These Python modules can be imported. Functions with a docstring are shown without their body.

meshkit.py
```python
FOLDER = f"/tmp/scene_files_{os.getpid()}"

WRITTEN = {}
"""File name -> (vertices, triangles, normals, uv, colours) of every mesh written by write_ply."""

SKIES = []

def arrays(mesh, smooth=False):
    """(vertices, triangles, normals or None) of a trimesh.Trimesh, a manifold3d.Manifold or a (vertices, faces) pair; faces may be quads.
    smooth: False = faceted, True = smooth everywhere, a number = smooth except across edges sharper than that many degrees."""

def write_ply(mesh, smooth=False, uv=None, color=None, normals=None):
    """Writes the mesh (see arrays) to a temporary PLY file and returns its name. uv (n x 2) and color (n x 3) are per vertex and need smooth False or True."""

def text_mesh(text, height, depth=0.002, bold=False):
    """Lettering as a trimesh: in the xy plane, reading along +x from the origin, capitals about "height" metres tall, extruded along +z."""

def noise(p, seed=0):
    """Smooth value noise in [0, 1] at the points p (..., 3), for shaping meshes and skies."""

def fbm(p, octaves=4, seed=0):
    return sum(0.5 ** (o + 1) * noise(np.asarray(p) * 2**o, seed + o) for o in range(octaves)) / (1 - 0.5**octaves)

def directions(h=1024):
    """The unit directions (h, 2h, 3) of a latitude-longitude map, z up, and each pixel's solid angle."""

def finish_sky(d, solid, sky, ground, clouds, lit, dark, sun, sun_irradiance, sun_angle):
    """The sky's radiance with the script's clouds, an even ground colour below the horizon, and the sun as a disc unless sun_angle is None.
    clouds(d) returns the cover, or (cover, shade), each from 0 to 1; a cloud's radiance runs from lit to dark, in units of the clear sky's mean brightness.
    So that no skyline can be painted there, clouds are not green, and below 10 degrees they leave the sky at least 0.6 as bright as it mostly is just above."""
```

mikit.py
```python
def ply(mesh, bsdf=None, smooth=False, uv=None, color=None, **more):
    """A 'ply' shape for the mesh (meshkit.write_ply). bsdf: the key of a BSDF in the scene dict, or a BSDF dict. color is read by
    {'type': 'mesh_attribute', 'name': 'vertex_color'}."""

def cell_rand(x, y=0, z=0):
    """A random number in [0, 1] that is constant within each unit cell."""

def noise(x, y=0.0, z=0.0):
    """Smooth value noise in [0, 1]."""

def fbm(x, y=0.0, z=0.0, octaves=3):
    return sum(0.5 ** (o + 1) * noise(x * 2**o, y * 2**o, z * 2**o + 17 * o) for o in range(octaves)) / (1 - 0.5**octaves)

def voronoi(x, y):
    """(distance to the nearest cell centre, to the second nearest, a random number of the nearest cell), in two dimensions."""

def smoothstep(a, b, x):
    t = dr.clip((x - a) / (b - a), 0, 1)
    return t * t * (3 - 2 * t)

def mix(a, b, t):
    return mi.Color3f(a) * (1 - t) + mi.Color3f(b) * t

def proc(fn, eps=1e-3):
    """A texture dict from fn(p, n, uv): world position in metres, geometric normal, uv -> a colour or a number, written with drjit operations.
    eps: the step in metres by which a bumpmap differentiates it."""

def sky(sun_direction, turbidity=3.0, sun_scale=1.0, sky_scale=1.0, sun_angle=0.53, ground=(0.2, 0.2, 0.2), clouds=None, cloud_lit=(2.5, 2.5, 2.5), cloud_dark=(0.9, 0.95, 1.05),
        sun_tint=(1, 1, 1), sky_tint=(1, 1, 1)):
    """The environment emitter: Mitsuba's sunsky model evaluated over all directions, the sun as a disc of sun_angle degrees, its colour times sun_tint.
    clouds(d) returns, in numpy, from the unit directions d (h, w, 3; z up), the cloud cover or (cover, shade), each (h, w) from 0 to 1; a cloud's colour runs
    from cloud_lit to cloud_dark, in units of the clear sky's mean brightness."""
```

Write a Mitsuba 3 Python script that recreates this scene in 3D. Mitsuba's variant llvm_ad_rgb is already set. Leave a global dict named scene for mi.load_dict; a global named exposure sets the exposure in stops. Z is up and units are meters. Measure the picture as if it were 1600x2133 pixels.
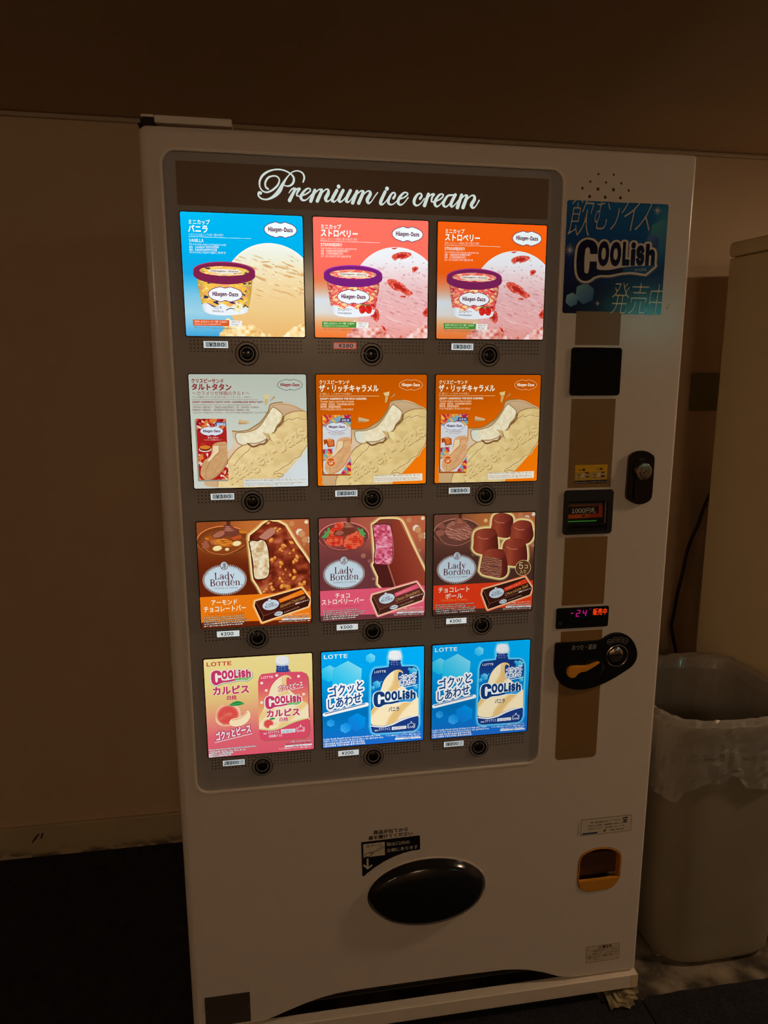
import glob, math
import numpy as np, trimesh, shapely, manifold3d as m3, mapbox_earcut
import mitsuba as mi, mikit
from mikit import ply, proc
from meshkit import fbm, noise as vnoise
from PIL import ImageFont
from shapely.geometry import Polygon, Point, LineString, box as sbox
from shapely.ops import unary_union
from shapely import affinity

T = mi.ScalarTransform4f
scene, labels = {}, {}

# ------------------------------------------------------------------ camera, lamps, exposure
exposure = 0.0
scene['camera'] = {'type': 'perspective', 'fov': 59.7585, 'fov_axis': 'x', 'near_clip': 0.02, 'far_clip': 50.0,
                   'to_world': T().look_at(origin=[0.2116, -1.237, 1.4002], target=[0.36626, -0.26565, 1.21968], up=[0.02958, 0.1781, 0.98357])}
WARM = np.array([0.96, 0.67, 0.42])
# name, centre x, y, half width x, half depth y, radiance of the warm surface-mounted ceiling lamps (behind and beside the camera)
LAMPS = [('ceiling_lamp', 0.50, -3.30, 0.21, 0.06, 33.0),
         ('ceiling_lamp', 2.45, -0.50, 0.07, 0.07, 235.0),
         ('ceiling_lamp', -1.15, -2.75, 0.075, 0.075, 32.0),
         ('ceiling_lamp', -1.75, -2.75, 0.075, 0.075, 32.0)]
LAMP_DROP = [0.10, 0.024, 0.10, 0.10]      # how far each hangs below the ceiling; the second is set flush
SIGN_LIGHT = (1.3, 5.0, 4.2)
CEIL = 2.093


def lin(c):
    """sRGB '#rrggbb' or 0..255 triple -> linear."""
    if isinstance(c, str):
        c = [int(c[i:i + 2], 16) for i in (1, 3, 5)]
    c = np.asarray(c, float) / 255.0
    return np.where(c <= 0.04045, c / 12.92, ((np.maximum(c, 0) + 0.055) / 1.055) ** 2.4)


def rgb(c):
    return {'type': 'rgb', 'value': [float(x) for x in c]}


# ------------------------------------------------------------------ scene helpers
def key_for(name):
    if name not in scene and not any(k.startswith(name + '__') for k in scene):
        return name
    n = 1
    while f'{name}_{n:03d}' in scene or any(k.startswith(f'{name}_{n:03d}__') for k in scene):
        n += 1
    return f'{name}_{n:03d}'


def put(name, mesh, mat, smooth=30, parent=None, label=None, **kw):
    key = key_for((parent + '__' if parent else '') + name)
    scene[key] = ply(mesh, mat, smooth=smooth, **kw)
    if label:
        labels[key] = {'label': label}
    return key


def tag(key, label, cat, group=None):
    labels[key] = {'label': label, 'category': cat}
    if group:
        labels[key]['group'] = group
    return key


def struct(name, mesh, mat, label=None, smooth=False, parent=None):
    key = put(name, mesh, mat, smooth, parent)
    if not parent:
        labels[key] = {'kind': 'structure'}
        if label:
            labels[key]['label'] = label
    return key


def join(*ms):
    return trimesh.util.concatenate([m for m in ms])


def tm(m):
    """manifold -> trimesh"""
    g = m.to_mesh()
    return trimesh.Trimesh(np.array(g.vert_properties[:, :3]), np.array(g.tri_verts), process=False)


def mf(mesh):
    return m3.Manifold(m3.Mesh(np.asarray(mesh.vertices, np.float32), np.asarray(mesh.faces, np.uint32)))


def bx(x0, x1, y0, y1, z0, z1):
    m = trimesh.creation.box([x1 - x0, y1 - y0, z1 - z0])
    m.apply_translation([(x0 + x1) / 2, (y0 + y1) / 2, (z0 + z1) / 2])
    return m


def ball(c, r, n=16):
    return m3.Manifold.sphere(r, n).translate([float(x) for x in c])


def rbox(x0, x1, y0, y1, z0, z1, r=0.004, n=12):
    """box with rounded edges, as a manifold"""
    return m3.Manifold.batch_hull([ball((x, y, z), r, n) for x in (x0 + r, x1 - r) for y in (y0 + r, y1 - r) for z in (z0 + r, z1 - r)])


def rrect(x0, x1, z0, z1, r=0.005, q=6):
    return sbox(x0 + r, z0 + r, x1 - r, z1 - r).buffer(r, quad_segs=q)


def face(mesh):
    """(a, b, c) -> x = a, z = b, standing out of the front plane by c (towards -y)"""
    mesh = mesh.copy()
    v = mesh.vertices.copy()
    mesh.vertices = np.c_[v[:, 0], -v[:, 2], v[:, 1]]
    return mesh


def slab(poly, y_front, y_back, r=0.0, n=3):
    """upright slab with the outline poly in (x, z) between y_front and y_back; its front edge rounded by r"""
    out = []
    steps = [(0.0, y_front + r)] + [(r * (1 - math.cos(a)), y_front + r * (1 - math.sin(a))) for a in np.linspace(math.pi / 2 / n, math.pi / 2, n)] if r else [(0.0, y_front)]
    back = y_back
    for inset, yf in steps:
        p = poly.buffer(-inset, quad_segs=4) if inset else poly
        for g in getattr(p, 'geoms', [p]):
            if g.is_empty or back - yf < 1e-7:
                continue
            m = face(trimesh.creation.extrude_polygon(g, back - yf, engine='earcut'))
            m.apply_translation([0, back, 0])
            out.append(m)
    return join(*out)


def cut(poly, y_front, y_back):
    return mf(slab(poly, y_front, y_back))


def lathe(profile, x, z, y=0.0, n=32):
    """profile of (radius, height out of the front plane) turned about the axis at (x, z)"""
    m = face(trimesh.creation.revolve(np.array(profile, float), sections=n))
    m.apply_translation([x, y, z])
    return m


def tube(pts, r, n=8):
    p = np.asarray(pts, float)
    t = np.gradient(p, axis=0)
    t /= np.linalg.norm(t, axis=1, keepdims=True)
    up = np.where(np.abs(t[:, 2:]) < 0.9, [[0, 0, 1.0]], [[1.0, 0, 0]])
    a = np.cross(t, up)
    a /= np.linalg.norm(a, axis=1, keepdims=True)
    b = np.cross(t, a)
    ang = np.arange(n) * 2 * np.pi / n
    rr = np.broadcast_to(r, (len(p),))
    v = p[:, None] + rr[:, None, None] * (np.cos(ang)[None, :, None] * a[:, None] + np.sin(ang)[None, :, None] * b[:, None])
    i, j = np.meshgrid(np.arange(len(p) - 1), np.arange(n), indexing='ij')
    f = np.stack([i * n + j, i * n + (j + 1) % n, (i + 1) * n + (j + 1) % n, (i + 1) * n + j], -1).reshape(-1, 4)
    f = np.vstack([f[:, [0, 2, 1]], f[:, [0, 3, 2]]])
    v = np.vstack([v.reshape(-1, 3), p[:1], p[-1:]])
    k = np.arange(n)
    L = (len(p) - 1) * n
    f = np.vstack([f, np.c_[k, (k + 1) % n, k * 0 + len(v) - 2], np.c_[L + (k + 1) % n, L + k, k * 0 + len(v) - 1]])
    m = trimesh.Trimesh(v, f, process=False)
    trimesh.repair.fix_normals(m)
    return m


def spline(pts, n=8):
    """Catmull-Rom through the points, any number of columns"""
    p = np.asarray(pts, float)
    q = np.vstack([2 * p[0] - p[1], p, 2 * p[-1] - p[-2]])
    out = []
    for i in range(len(p) - 1):
        a, b, c, d = q[i:i + 4]
        for t in np.arange(n) / n:
            out.append(0.5 * (2 * b + (c - a) * t + (2 * a - 5 * b + 4 * c - d) * t * t + (3 * b - 3 * c + d - a) * t ** 3))
    return np.array(out + [p[-1]])


# ------------------------------------------------------------------ materials
def pr(name, base, rough=0.5, spec=0.5, metallic=0.0, coat=0.0, **kw):
    d = {'type': 'principled', 'base_color': base if isinstance(base, dict) else rgb(base), 'roughness': rough, 'metallic': metallic, **kw}
    if not metallic:
        d['specular'] = spec
    if coat:
        d['clearcoat'] = coat
        d['clearcoat_gloss'] = kw.get('clearcoat_gloss', 0.95)
    scene[name] = {'type': 'twosided', 'bsdf': d}
    return name


def mottled(c0, c1, scale, oct=4):
    a, b = np.asarray(c0, float), np.asarray(c1, float)

    def fn(p, n, uv):
        t = mikit.smoothstep(0.25, 0.75, mikit.fbm(p.x * scale, p.y * scale, p.z * scale, octaves=oct))
        return mikit.mix([float(x) for x in a], [float(x) for x in b], t)
    return proc(fn)


def orange_peel(p, n, uv):
    return mikit.noise(p.x * 260, p.y * 260, p.z * 260)


def wall_fn(p, n, uv):
    t = mikit.fbm(p.x * 1.7, p.y * 1.7, p.z * 1.3, octaves=4)
    c = mikit.mix([0.50, 0.37, 0.245], [0.58, 0.435, 0.295], t)
    # worn, grey scuffing beside the machine
    s = mikit.smoothstep(0.45, 0.72, mikit.fbm(p.x * 16, p.y * 16, p.z * 2.2 + 3.0, octaves=3)) * mikit.smoothstep(1.25, 1.05, p.z) * mikit.smoothstep(0.9, 1.2, p.x)
    return mikit.mix(c, [0.22, 0.19, 0.15], s * 0.55)


def base_fn(p, n, uv):
    t = mikit.fbm(p.x * 9, p.y * 9, p.z * 14, octaves=4)
    c = mikit.mix([0.40, 0.33, 0.205], [0.50, 0.41, 0.26], t)
    low = mikit.smoothstep(0.035, 0.0, p.z + 0.02 * (mikit.noise(p.x * 40, 0.0, 0.0) - 0.5))
    return mikit.mix(c, [0.14, 0.10, 0.07], low * mikit.smoothstep(0.35, 0.6, mikit.fbm(p.x * 22, 1.0, p.z * 40, octaves=3)))


def carpet_fn(p, n, uv):
    t = mikit.noise(p.x * 420, p.y * 420, 0.0) * 0.6 + 0.4 * mikit.fbm(p.x * 30, p.y * 30, 0.0, octaves=3)
    return mikit.mix([0.009, 0.009, 0.012], [0.036, 0.034, 0.040], t)


def concrete_fn(p, n, uv):
    t = mikit.fbm(p.x * 24, p.y * 24, p.z * 24, octaves=5)
    return mikit.mix([0.05, 0.040, 0.030], [0.27, 0.22, 0.16], mikit.smoothstep(0.25, 0.8, t))


pr('m_wall', proc(wall_fn), 0.75, 0.3)
pr('m_ceiling', mottled((0.45, 0.365, 0.275), (0.50, 0.405, 0.305), 2.0, 3), 0.85, 0.2)
pr('m_baseboard', proc(base_fn), 0.55, 0.4)
pr('m_carpet', proc(carpet_fn), 0.95, 0.1)
pr('m_concrete', proc(concrete_fn), 0.9, 0.2)
scene['m_body'] = {'type': 'twosided', 'bsdf': {'type': 'bumpmap', 'arbitrary': proc(orange_peel, 4e-4), 'scale': 0.00003,
                   'bsdf': {'type': 'principled', 'base_color': rgb((0.74, 0.665, 0.60)), 'roughness': 0.2, 'specular': 0.5}}}
pr('m_body_side', (0.70, 0.64, 0.56), 0.4, 0.5)
pr('m_panel', (0.38, 0.365, 0.375), 0.16, 0.5)  # grey tint also carries the product panels' glow, put into the colour
pr('m_panel_dark', (0.235, 0.165, 0.12), 0.2, 0.5)
pr('m_rim_dark', (0.05, 0.03, 0.022), 0.4, 0.5)
pr('m_black', (0.010, 0.010, 0.011), 0.14, 0.5)
pr('m_black_soft', (0.014, 0.013, 0.013), 0.4, 0.5)
pr('m_black_matt', (0.012, 0.010, 0.009), 0.7, 0.3)
pr('m_stripe', (0.27, 0.155, 0.060), 0.28, 0.5)
pr('m_chrome', (0.62, 0.55, 0.50), 0.18, metallic=1.0)
pr('m_dark_chrome', (0.085, 0.075, 0.07), 0.16, metallic=1.0)
pr('m_orange', (0.80, 0.34, 0.035), 0.35, 0.5)
pr('m_amber', (0.62, 0.27, 0.03), 0.3, 0.5)
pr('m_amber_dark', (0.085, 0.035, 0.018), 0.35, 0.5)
pr('m_slate', (0.055, 0.045, 0.035), 0.5, 0.5)
pr('m_kick', (0.74, 0.66, 0.56), 0.4, 0.5)
pr('m_cabinet', mottled((0.66, 0.54, 0.33), (0.70, 0.58, 0.36), 1.5, 3), 0.5, 0.4)
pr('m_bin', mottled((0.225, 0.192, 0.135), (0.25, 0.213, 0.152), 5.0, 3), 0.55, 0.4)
pr('m_print', {'type': 'mesh_attribute', 'name': 'vertex_color'}, 0.35, 0.5)
pr('m_gloss_print', {'type': 'mesh_attribute', 'name': 'vertex_color'}, 0.14, 0.5)
scene['m_lit_print'] = {'type': 'diffuse', 'reflectance': {'type': 'mesh_attribute', 'name': 'vertex_color'}}
scene['m_dark_diffuse'] = {'type': 'diffuse', 'reflectance': rgb((0.02, 0.02, 0.02))}
pr('m_plate', (0.20, 0.17, 0.075), 0.55, 0.3)
pr('m_cardboard', mottled((0.12, 0.095, 0.05), (0.42, 0.35, 0.2), 60, 4), 0.85, 0.2)
pr('m_trim', (0.84, 0.78, 0.70), 0.24, 0.9)
pr('m_mark', (0.42, 0.38, 0.34), 0.5, 0.3)
pr('m_reader', (0.006, 0.006, 0.0065), 0.06, 0.25)
pr('m_slat', (0.045, 0.038, 0.030), 0.6, 0.4)

# ------------------------------------------------------------------ the room
WY = 0.733                     # face of the back wall
RX0, RX1, RY0 = -2.6, 3.6, -3.9
struct('floor', bx(RX0 - .1, RX1 + .1, RY0 - .1, WY + .1, -0.10, -0.007), 'm_concrete', 'bare worn concrete strip under the machine and the bin')
struct('wall_back', bx(RX0 - .1, RX1 + .1, WY, WY + .1, -0.007, CEIL), 'm_wall', 'plain beige wall behind the vending machine')
struct('wall_left', bx(RX0 - .1, RX0, RY0, WY, -0.007, CEIL), 'm_wall')
struct('wall_right', bx(RX1, RX1 + .1, RY0, WY, -0.007, CEIL), 'm_wall')
struct('wall_front', bx(RX0 - .1, RX1 + .1, RY0 - .1, RY0, -0.007, CEIL), 'm_wall')
struct('ceiling', bx(RX0 - .1, RX1 + .1, RY0 - .1, WY + .1, CEIL, CEIL + .1), 'm_ceiling', 'plain dark brown ceiling')
bb = struct('baseboard_back', tm(rbox(RX0, RX1, WY - .012, WY + .004, -0.007, 0.101, .003)), 'm_baseboard', 'scuffed cream baseboard along the back wall', smooth=30)
for pts in (((-.5600, .0500), (-.5490, .0655), (-.5377, .0785), (-.5350, .0765), (-.5450, .0620), (-.5570, .0490)), ((-.5340, .0610), (-.5270, .0790), (-.5235, .0780), (-.5300, .0605)), ((-.1570, .0210), (-.1520, .0180), (-.1525, .0215))):
    put('scuff', slab(Polygon(pts), WY - .0128, WY - .0110), 'm_black_matt', False, bb)

struct('trim_1', tm(rbox(RX0, RX1, WY - .010, WY + .002, CEIL - .013, CEIL - .004, .004)), 'm_ceiling', 'thin moulding where the wall meets the ceiling', smooth=30)

# carpet, cut round the machine and the bin, in two pieces with a seam between them
left = sbox(RX0, RY0, 1.0105, -.016).union(sbox(.02, -.03, .915, .045)).union(sbox(RX0, -.02, -.012, WY - .012))
rng = np.random.default_rng(5)
right = Polygon([(1.0145, RY0), (RX1, RY0), (RX1, -.013)] + [(x, -.0135 + .004 * (rng.random() - .5)) for x in np.linspace(2.2, 1.03, 40)] + [(1.0145, -.022)])
for poly, lab in ((left, 'dark navy carpet lying in front and to the left of the machine'), (right, 'dark navy carpet piece ending at the concrete strip before the bin')):
    m = trimesh.creation.extrude_polygon(poly, 0.007, engine='earcut')
    m.apply_translation([0, 0, -0.007])
    k = put('carpet', m, 'm_carpet', False)
    tag(k, lab, 'carpet')

# lamps: flush ceiling fittings behind and beside the camera
for i, (name, lx, ly, hw, hd, rad) in enumerate(LAMPS):
    key = key_for(name)
    scene[key + '__base'] = ply(tm(rbox(lx - hw - .015, lx + hw + .015, ly - hd - .015, ly + hd + .015, CEIL - .022, CEIL + .002, .004)), 'm_body_side', smooth=30)
    scene[key + '__diffuser'] = ply(tm(rbox(lx - hw, lx + hw, ly - hd, ly + hd, CEIL - LAMP_DROP[i], CEIL - (.02 if i != 1 else .016), .02 if i != 1 else .003, 16)), 'm_dark_diffuse', smooth=30, emitter={'type': 'area', 'sampling_weight': 4.0, 'radiance': rgb(WARM * rad)})
    tag(key, ['long warm ceiling lamp behind the camera', 'square warm ceiling lamp to the right beyond the cabinet', 'small square warm ceiling lamp nearer the machine side', 'small square warm ceiling lamp by the far left corner'][i], 'ceiling lamp')

# a lit exit sign on the far wall; it mirrors in the machine's glossy front
scene['exit_sign__housing'] = ply(tm(rbox(2.93, 3.37, RY0 - .001, RY0 + .05, 1.815, 2.055, .008)), 'm_body_side', smooth=30)
v = np.array([[2.945, RY0 + .051, 1.83], [2.945, RY0 + .051, 2.04], [3.355, RY0 + .051, 2.04], [3.355, RY0 + .051, 1.83]])
scene['exit_sign__light_panel'] = ply((v, np.array([[0, 1, 2], [0, 2, 3]])), 'm_dark_diffuse', emitter={'type': 'area', 'radiance': rgb(SIGN_LIGHT)})
tag('exit_sign', 'green lit exit sign high on the wall behind the camera', 'exit sign')

# ------------------------------------------------------------------ the vending machine
VM = 'vending_machine'
tag(VM, 'white ice cream vending machine with twelve lit product panels against the wall', 'vending machine')
DY = 0.004                      # the display panel lies this far behind the door's face
CX, CZ = [.0607, .2842, .5070], [1.6955, 1.4268, 1.1612, .8950]     # upper left corners of the product panels
CW, CH = .2055, .2035

win = rrect(.0385, .7375, .6215, 1.7885, .020)
flap_c, flap_a, flap_b = (.5014, .3400), .1308, .0780
vent = Polygon([(.10, .0625), (.1316, .0649), (.165, .0757), (.1983, .0874), (.235, .0995), (.2708, .1085), (.305, .1135), (.3386, .1155), (.45, .1158), (.58, .1155), (.6812, .1132), (.712, .1095),
                (.7382, .1043), (.7743, .0922), (.8109, .0762), (.8488, .0663), (.8854, .0636), (.95, .0625), (.95, .05), (.10, .05)])
cup_poly = Polygon(spline([(.846, .335), (.848, .3722), (.862, .388), (.893, .3955), (.925, .390), (.9455, .3722), (.9472, .335), (.9450, .312), (.9300, .2925), (.905, .2885), (.872, .2888), (.852, .300), (.846, .318), (.846, .335)], 6))
HOLES = [(.807, 1.7874, .0021), (.8372, 1.7876, .0021), (.7923, 1.7738, .0022), (.8226, 1.7738, .0022), (.8527, 1.7738, .0022), (.7775, 1.7618, .0024), (.8076, 1.7618, .0030),
         (.8381, 1.7618, .0030), (.8684, 1.7618, .0024), (.7922, 1.7484, .0030), (.8226, 1.7484, .0030), (.8529, 1.7484, .0030)]
door = m3.Manifold.batch_hull([ball((x, y, z), r, 48) for x, r in ((.015, .015), (.9955, .0075)) for y in (r, .07 - r) for z in (.0625 + r, 1.83 - r)])
bev = m3.Manifold.batch_hull([m3.Manifold.cylinder(.0005, .020 + o, -1, 40).rotate([90, 0, 0]).translate([x, y, z]) for x in (.0585, .7175) for z in (.6415, 1.7685) for o, y in ((.0045, -.0002), (.0, DY + .0004), (.0, .02))])
door -= bev
door -= cut(vent, -.02, .09)
door -= cut(cup_poly.buffer(.0012), -.02, .045)
door -= cut(rrect(.7785, .8635, 1.1185, 1.1810, .003), -.02, .012)
for hx, hz, hr in HOLES:
    door -= cut(Point(hx, hz).buffer(hr, quad_segs=4), -.02, .012)
put('door', tm(door), 'm_body', False, VM)
put('cabinet', tm(rbox(.008, .997, .0702, .70, .035, 1.822, .004)), 'm_body_side', 30, VM)
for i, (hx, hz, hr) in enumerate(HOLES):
    put('speaker_hole_shade', slab(Point(hx, hz).buffer(hr * .98, quad_segs=4), .0015, .011), 'm_amber_dark', False, VM)  # dark plug filling each hole, put in for the shade inside

# top bracket
tb = put('top_bracket', tm(rbox(.0262, .1522, .010, .055, 1.8345, 1.8468, .0022)), 'm_body_side', 30, VM, 'pale cover bar above the upper left corner')
put('hinge', join(bx(.004, .0258, .012, .05, 1.8295, 1.8405), bx(.0, .0262, .010, .05, 1.8300, 1.8325)), 'm_black_matt', False, tb, 'dark hinge block')
put('hinge_cap', tm(rbox(.005, .0262, .011, .05, 1.8430, 1.8472, .0015)), 'm_body_side', 30, tb)

# kick plate, grille, feet
kick = tm(rbox(-.001, 1.0045, -.010, .014, .0252, .0605, .0025))
kp = put('kick_plate', kick, 'm_kick', 30, VM)
put('tape_patch', tm(rbox(.9885, 1.0052, -.0106, .010, .0262, .0600, .0008)), 'm_cabinet', 30, kp, 'yellowed tape wrapped over the right end')
put('grille_back', bx(.10, .90, .056, .060, .050, .125), 'm_black_matt', False, VM)
for k in range(5):
    z = .064 + k * .0115
    m = bx(.10, .90, .036, .054, z, z + .0035)
    put('grille_slat', m, 'm_slat', False, VM)
for fx in (.06, .90):
    for fy in (.10, .62):
        put('foot', join(trimesh.creation.cylinder(.012, .036, sections=20, transform=trimesh.transformations.translation_matrix([fx, fy, .022])),
                         trimesh.creation.cylinder(.022, .010, sections=24, transform=trimesh.transformations.translation_matrix([fx, fy, -.002]))), 'm_black_soft', 30, VM)
cp = put('corner_plate', slab(rrect(.0268, .1197, .0755, .1478, .0012), -.0012, .002), 'm_slate', False, VM, 'dark metal plate at the lower left corner')
for sx, sz in ((.0300, .1120), (.1160, .1120)):
    put('rivet', lathe([(0, .0018), (.0011, .0016), (.0016, 0)], sx, sz, -.0011, 10), 'm_chrome', 30, cp)

put('window_trim', slab(win.buffer(.0062, quad_segs=10).difference(win.buffer(.0016, quad_segs=10)), -.0024, .003, .00225, 6), 'm_trim', 60, VM, 'thin pale bead round the display window')
# display panel with its header band
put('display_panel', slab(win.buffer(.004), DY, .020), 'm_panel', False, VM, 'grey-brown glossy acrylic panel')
put('header_band', slab(rrect(.0575, .7135, 1.7065, 1.7757, .001), DY - .0006, DY), 'm_panel_dark', False, VM, 'dark brown header strip')

# dispenser flap: a black bulging oval with a rim
nr, na = 14, 72
rr = np.linspace(0, 1, nr)
V = [(flap_c[0], -.030, flap_c[1])]
for r in rr[1:]:
    for a in np.arange(na) * 2 * np.pi / na:
        V.append((flap_c[0] + flap_a * r * math.cos(a), -.030 * math.sqrt(max(0, 1 - r ** 2.6)) ** 0.9, flap_c[1] + flap_b * r * math.sin(a)))
F = [(0, 1 + i, 1 + (i + 1) % na) for i in range(na)]
for k in range(nr - 2):
    for i in range(na):
        a, b = 1 + k * na + i, 1 + k * na + (i + 1) % na
        F += [(a, a + na, b + na), (a, b + na, b)]
ell = affinity.scale(Point(flap_c).buffer(1, quad_segs=24), flap_a, flap_b)
dome = trimesh.Trimesh(np.array(V), np.array(F), process=False)
fl = put('dispenser_flap', dome, 'm_black', True, VM, 'black bulging oval flap over the dispensing port')
put('rim', slab(affinity.scale(Point(flap_c).buffer(1, quad_segs=24), flap_a + .0022, flap_b + .0022), -.0016, .001, .0012), 'm_body', 30, fl)

# brown stripe down the money column, in pieces
def stripe(poly):
    return put('brown_stripe', slab(poly, -.0006, .001), 'm_stripe', False, VM)
stripe(sbox(.7775, 1.4830, .8678, 1.5450)); stripe(sbox(.7765, 1.2075, .8674, 1.3817)); stripe(sbox(.7768, .9643, .8678, 1.1067)); stripe(sbox(.7778, .780, .8686, .9083))
stripe(rrect(.7783, .8712, .6192, .800, .010).union(sbox(.7783, .70, .8700, .800)))

# card reader, bill acceptor
put('card_reader', slab(rrect(.7705, .8731, 1.3880, 1.4783, .006), -.004, .002, .0015), 'm_reader', 40, VM, 'blank square black reader window')
ba = put('bill_acceptor', slab(rrect(.7698, .8740, 1.1130, 1.2030, .007).difference(rrect(.7795, .8625, 1.1195, 1.1800, .003)), -.004, .002, .0012), 'm_black_soft', 40, VM)
put('recess', slab(rrect(.7788, .8632, 1.1188, 1.1807, .003), .009, .012), 'm_black_matt', False, ba)
put('slot_bezel', slab(rrect(.7810, .8610, 1.1215, 1.1345, .003).difference(sbox(.7850, 1.1265, .8570, 1.1295)), -.0030, .009, .001), 'm_black', 40, ba)
put('slot_bar', tm(rbox(.7812, .8560, .0015, .009, 1.1755, 1.1785, .0008)), 'm_dark_chrome', 30, ba)

# status display
sd = put('status_display', slab(rrect(.7652, .8795, .9150, .9593, .004), -.0025, .002, .001), 'm_black', 40, VM)

# coin panel
cpoly = Polygon(spline([(0.7648,0.8787),(0.7665,0.8845),(0.7717,0.8861),(0.8012,0.8856),(0.8409,0.8855),(0.8648,0.8869),(0.8752,0.8928),(0.8882,0.8986),(0.9056,0.8998),(0.9236,0.8925),(0.9382,0.8783),(0.9475,0.8577),(0.9477,0.8402),(0.9392,0.8246),(0.9197,0.8111),(0.8934,0.7967),(0.8683,0.7864),(0.8416,0.7802),(0.8175,0.7793),(0.7944,0.7865),(0.7778,0.7991),(0.7678,0.8165),(0.7646,0.8366),(0.7646,0.8604),(0.7648,0.8787)], 5))
cn = put('coin_panel', slab(cpoly.buffer(0), -.0075, .002, .004, 5), 'm_black', 40, VM, 'black kidney-shaped coin panel')
ccx, ccz = [(0.9011,0.8507)][0]
put('slot_ring', lathe([(.0222, .0), (.0222, .0012), (.0232, .0018), (.0245, .0012), (.0245, 0)], ccx, ccz, -.0075, 48), 'm_chrome', 30, cn)
scx, scz = [(0.8975,0.8545)][0]
put('coin_slot', tm(mf(lathe([(0, -.002), (.0158, -.002), (.0158, .0028), (.0140, .0048), (.008, .0060), (0, .0064)], scx, scz, -.0075, 40)) - mf(slab(sbox(scx - .0125, scz - .0011, scx + .0125, scz + .0011), -.03, -.0085))), 'm_chrome', 40, cn)
put('slot_gap', slab(sbox(scx - .0122, scz - .0011, scx + .0122, scz + .0011), -.0095, -.0078), 'm_black_matt', False, cn)
lev = Polygon(spline([(0.7899,0.8236),(0.7921,0.8314),(0.7999,0.8355),(0.8131,0.8357),(0.8292,0.8348),(0.841,0.838),(0.8515,0.8413),(0.8588,0.8421),(0.8607,0.84),(0.8559,0.8357),(0.8442,0.8291),(0.8312,0.8227),(0.8206,0.8214),(0.8141,0.8179),(0.8091,0.8122),(0.8012,0.8104),(0.7937,0.814),(0.7903,0.8196),(0.7899,0.8236)], 4))
put('return_lever', slab(lev.buffer(0), -.0145, -.007, .003, 4), 'm_orange', 40, cn, 'orange coin return lever')
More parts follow.
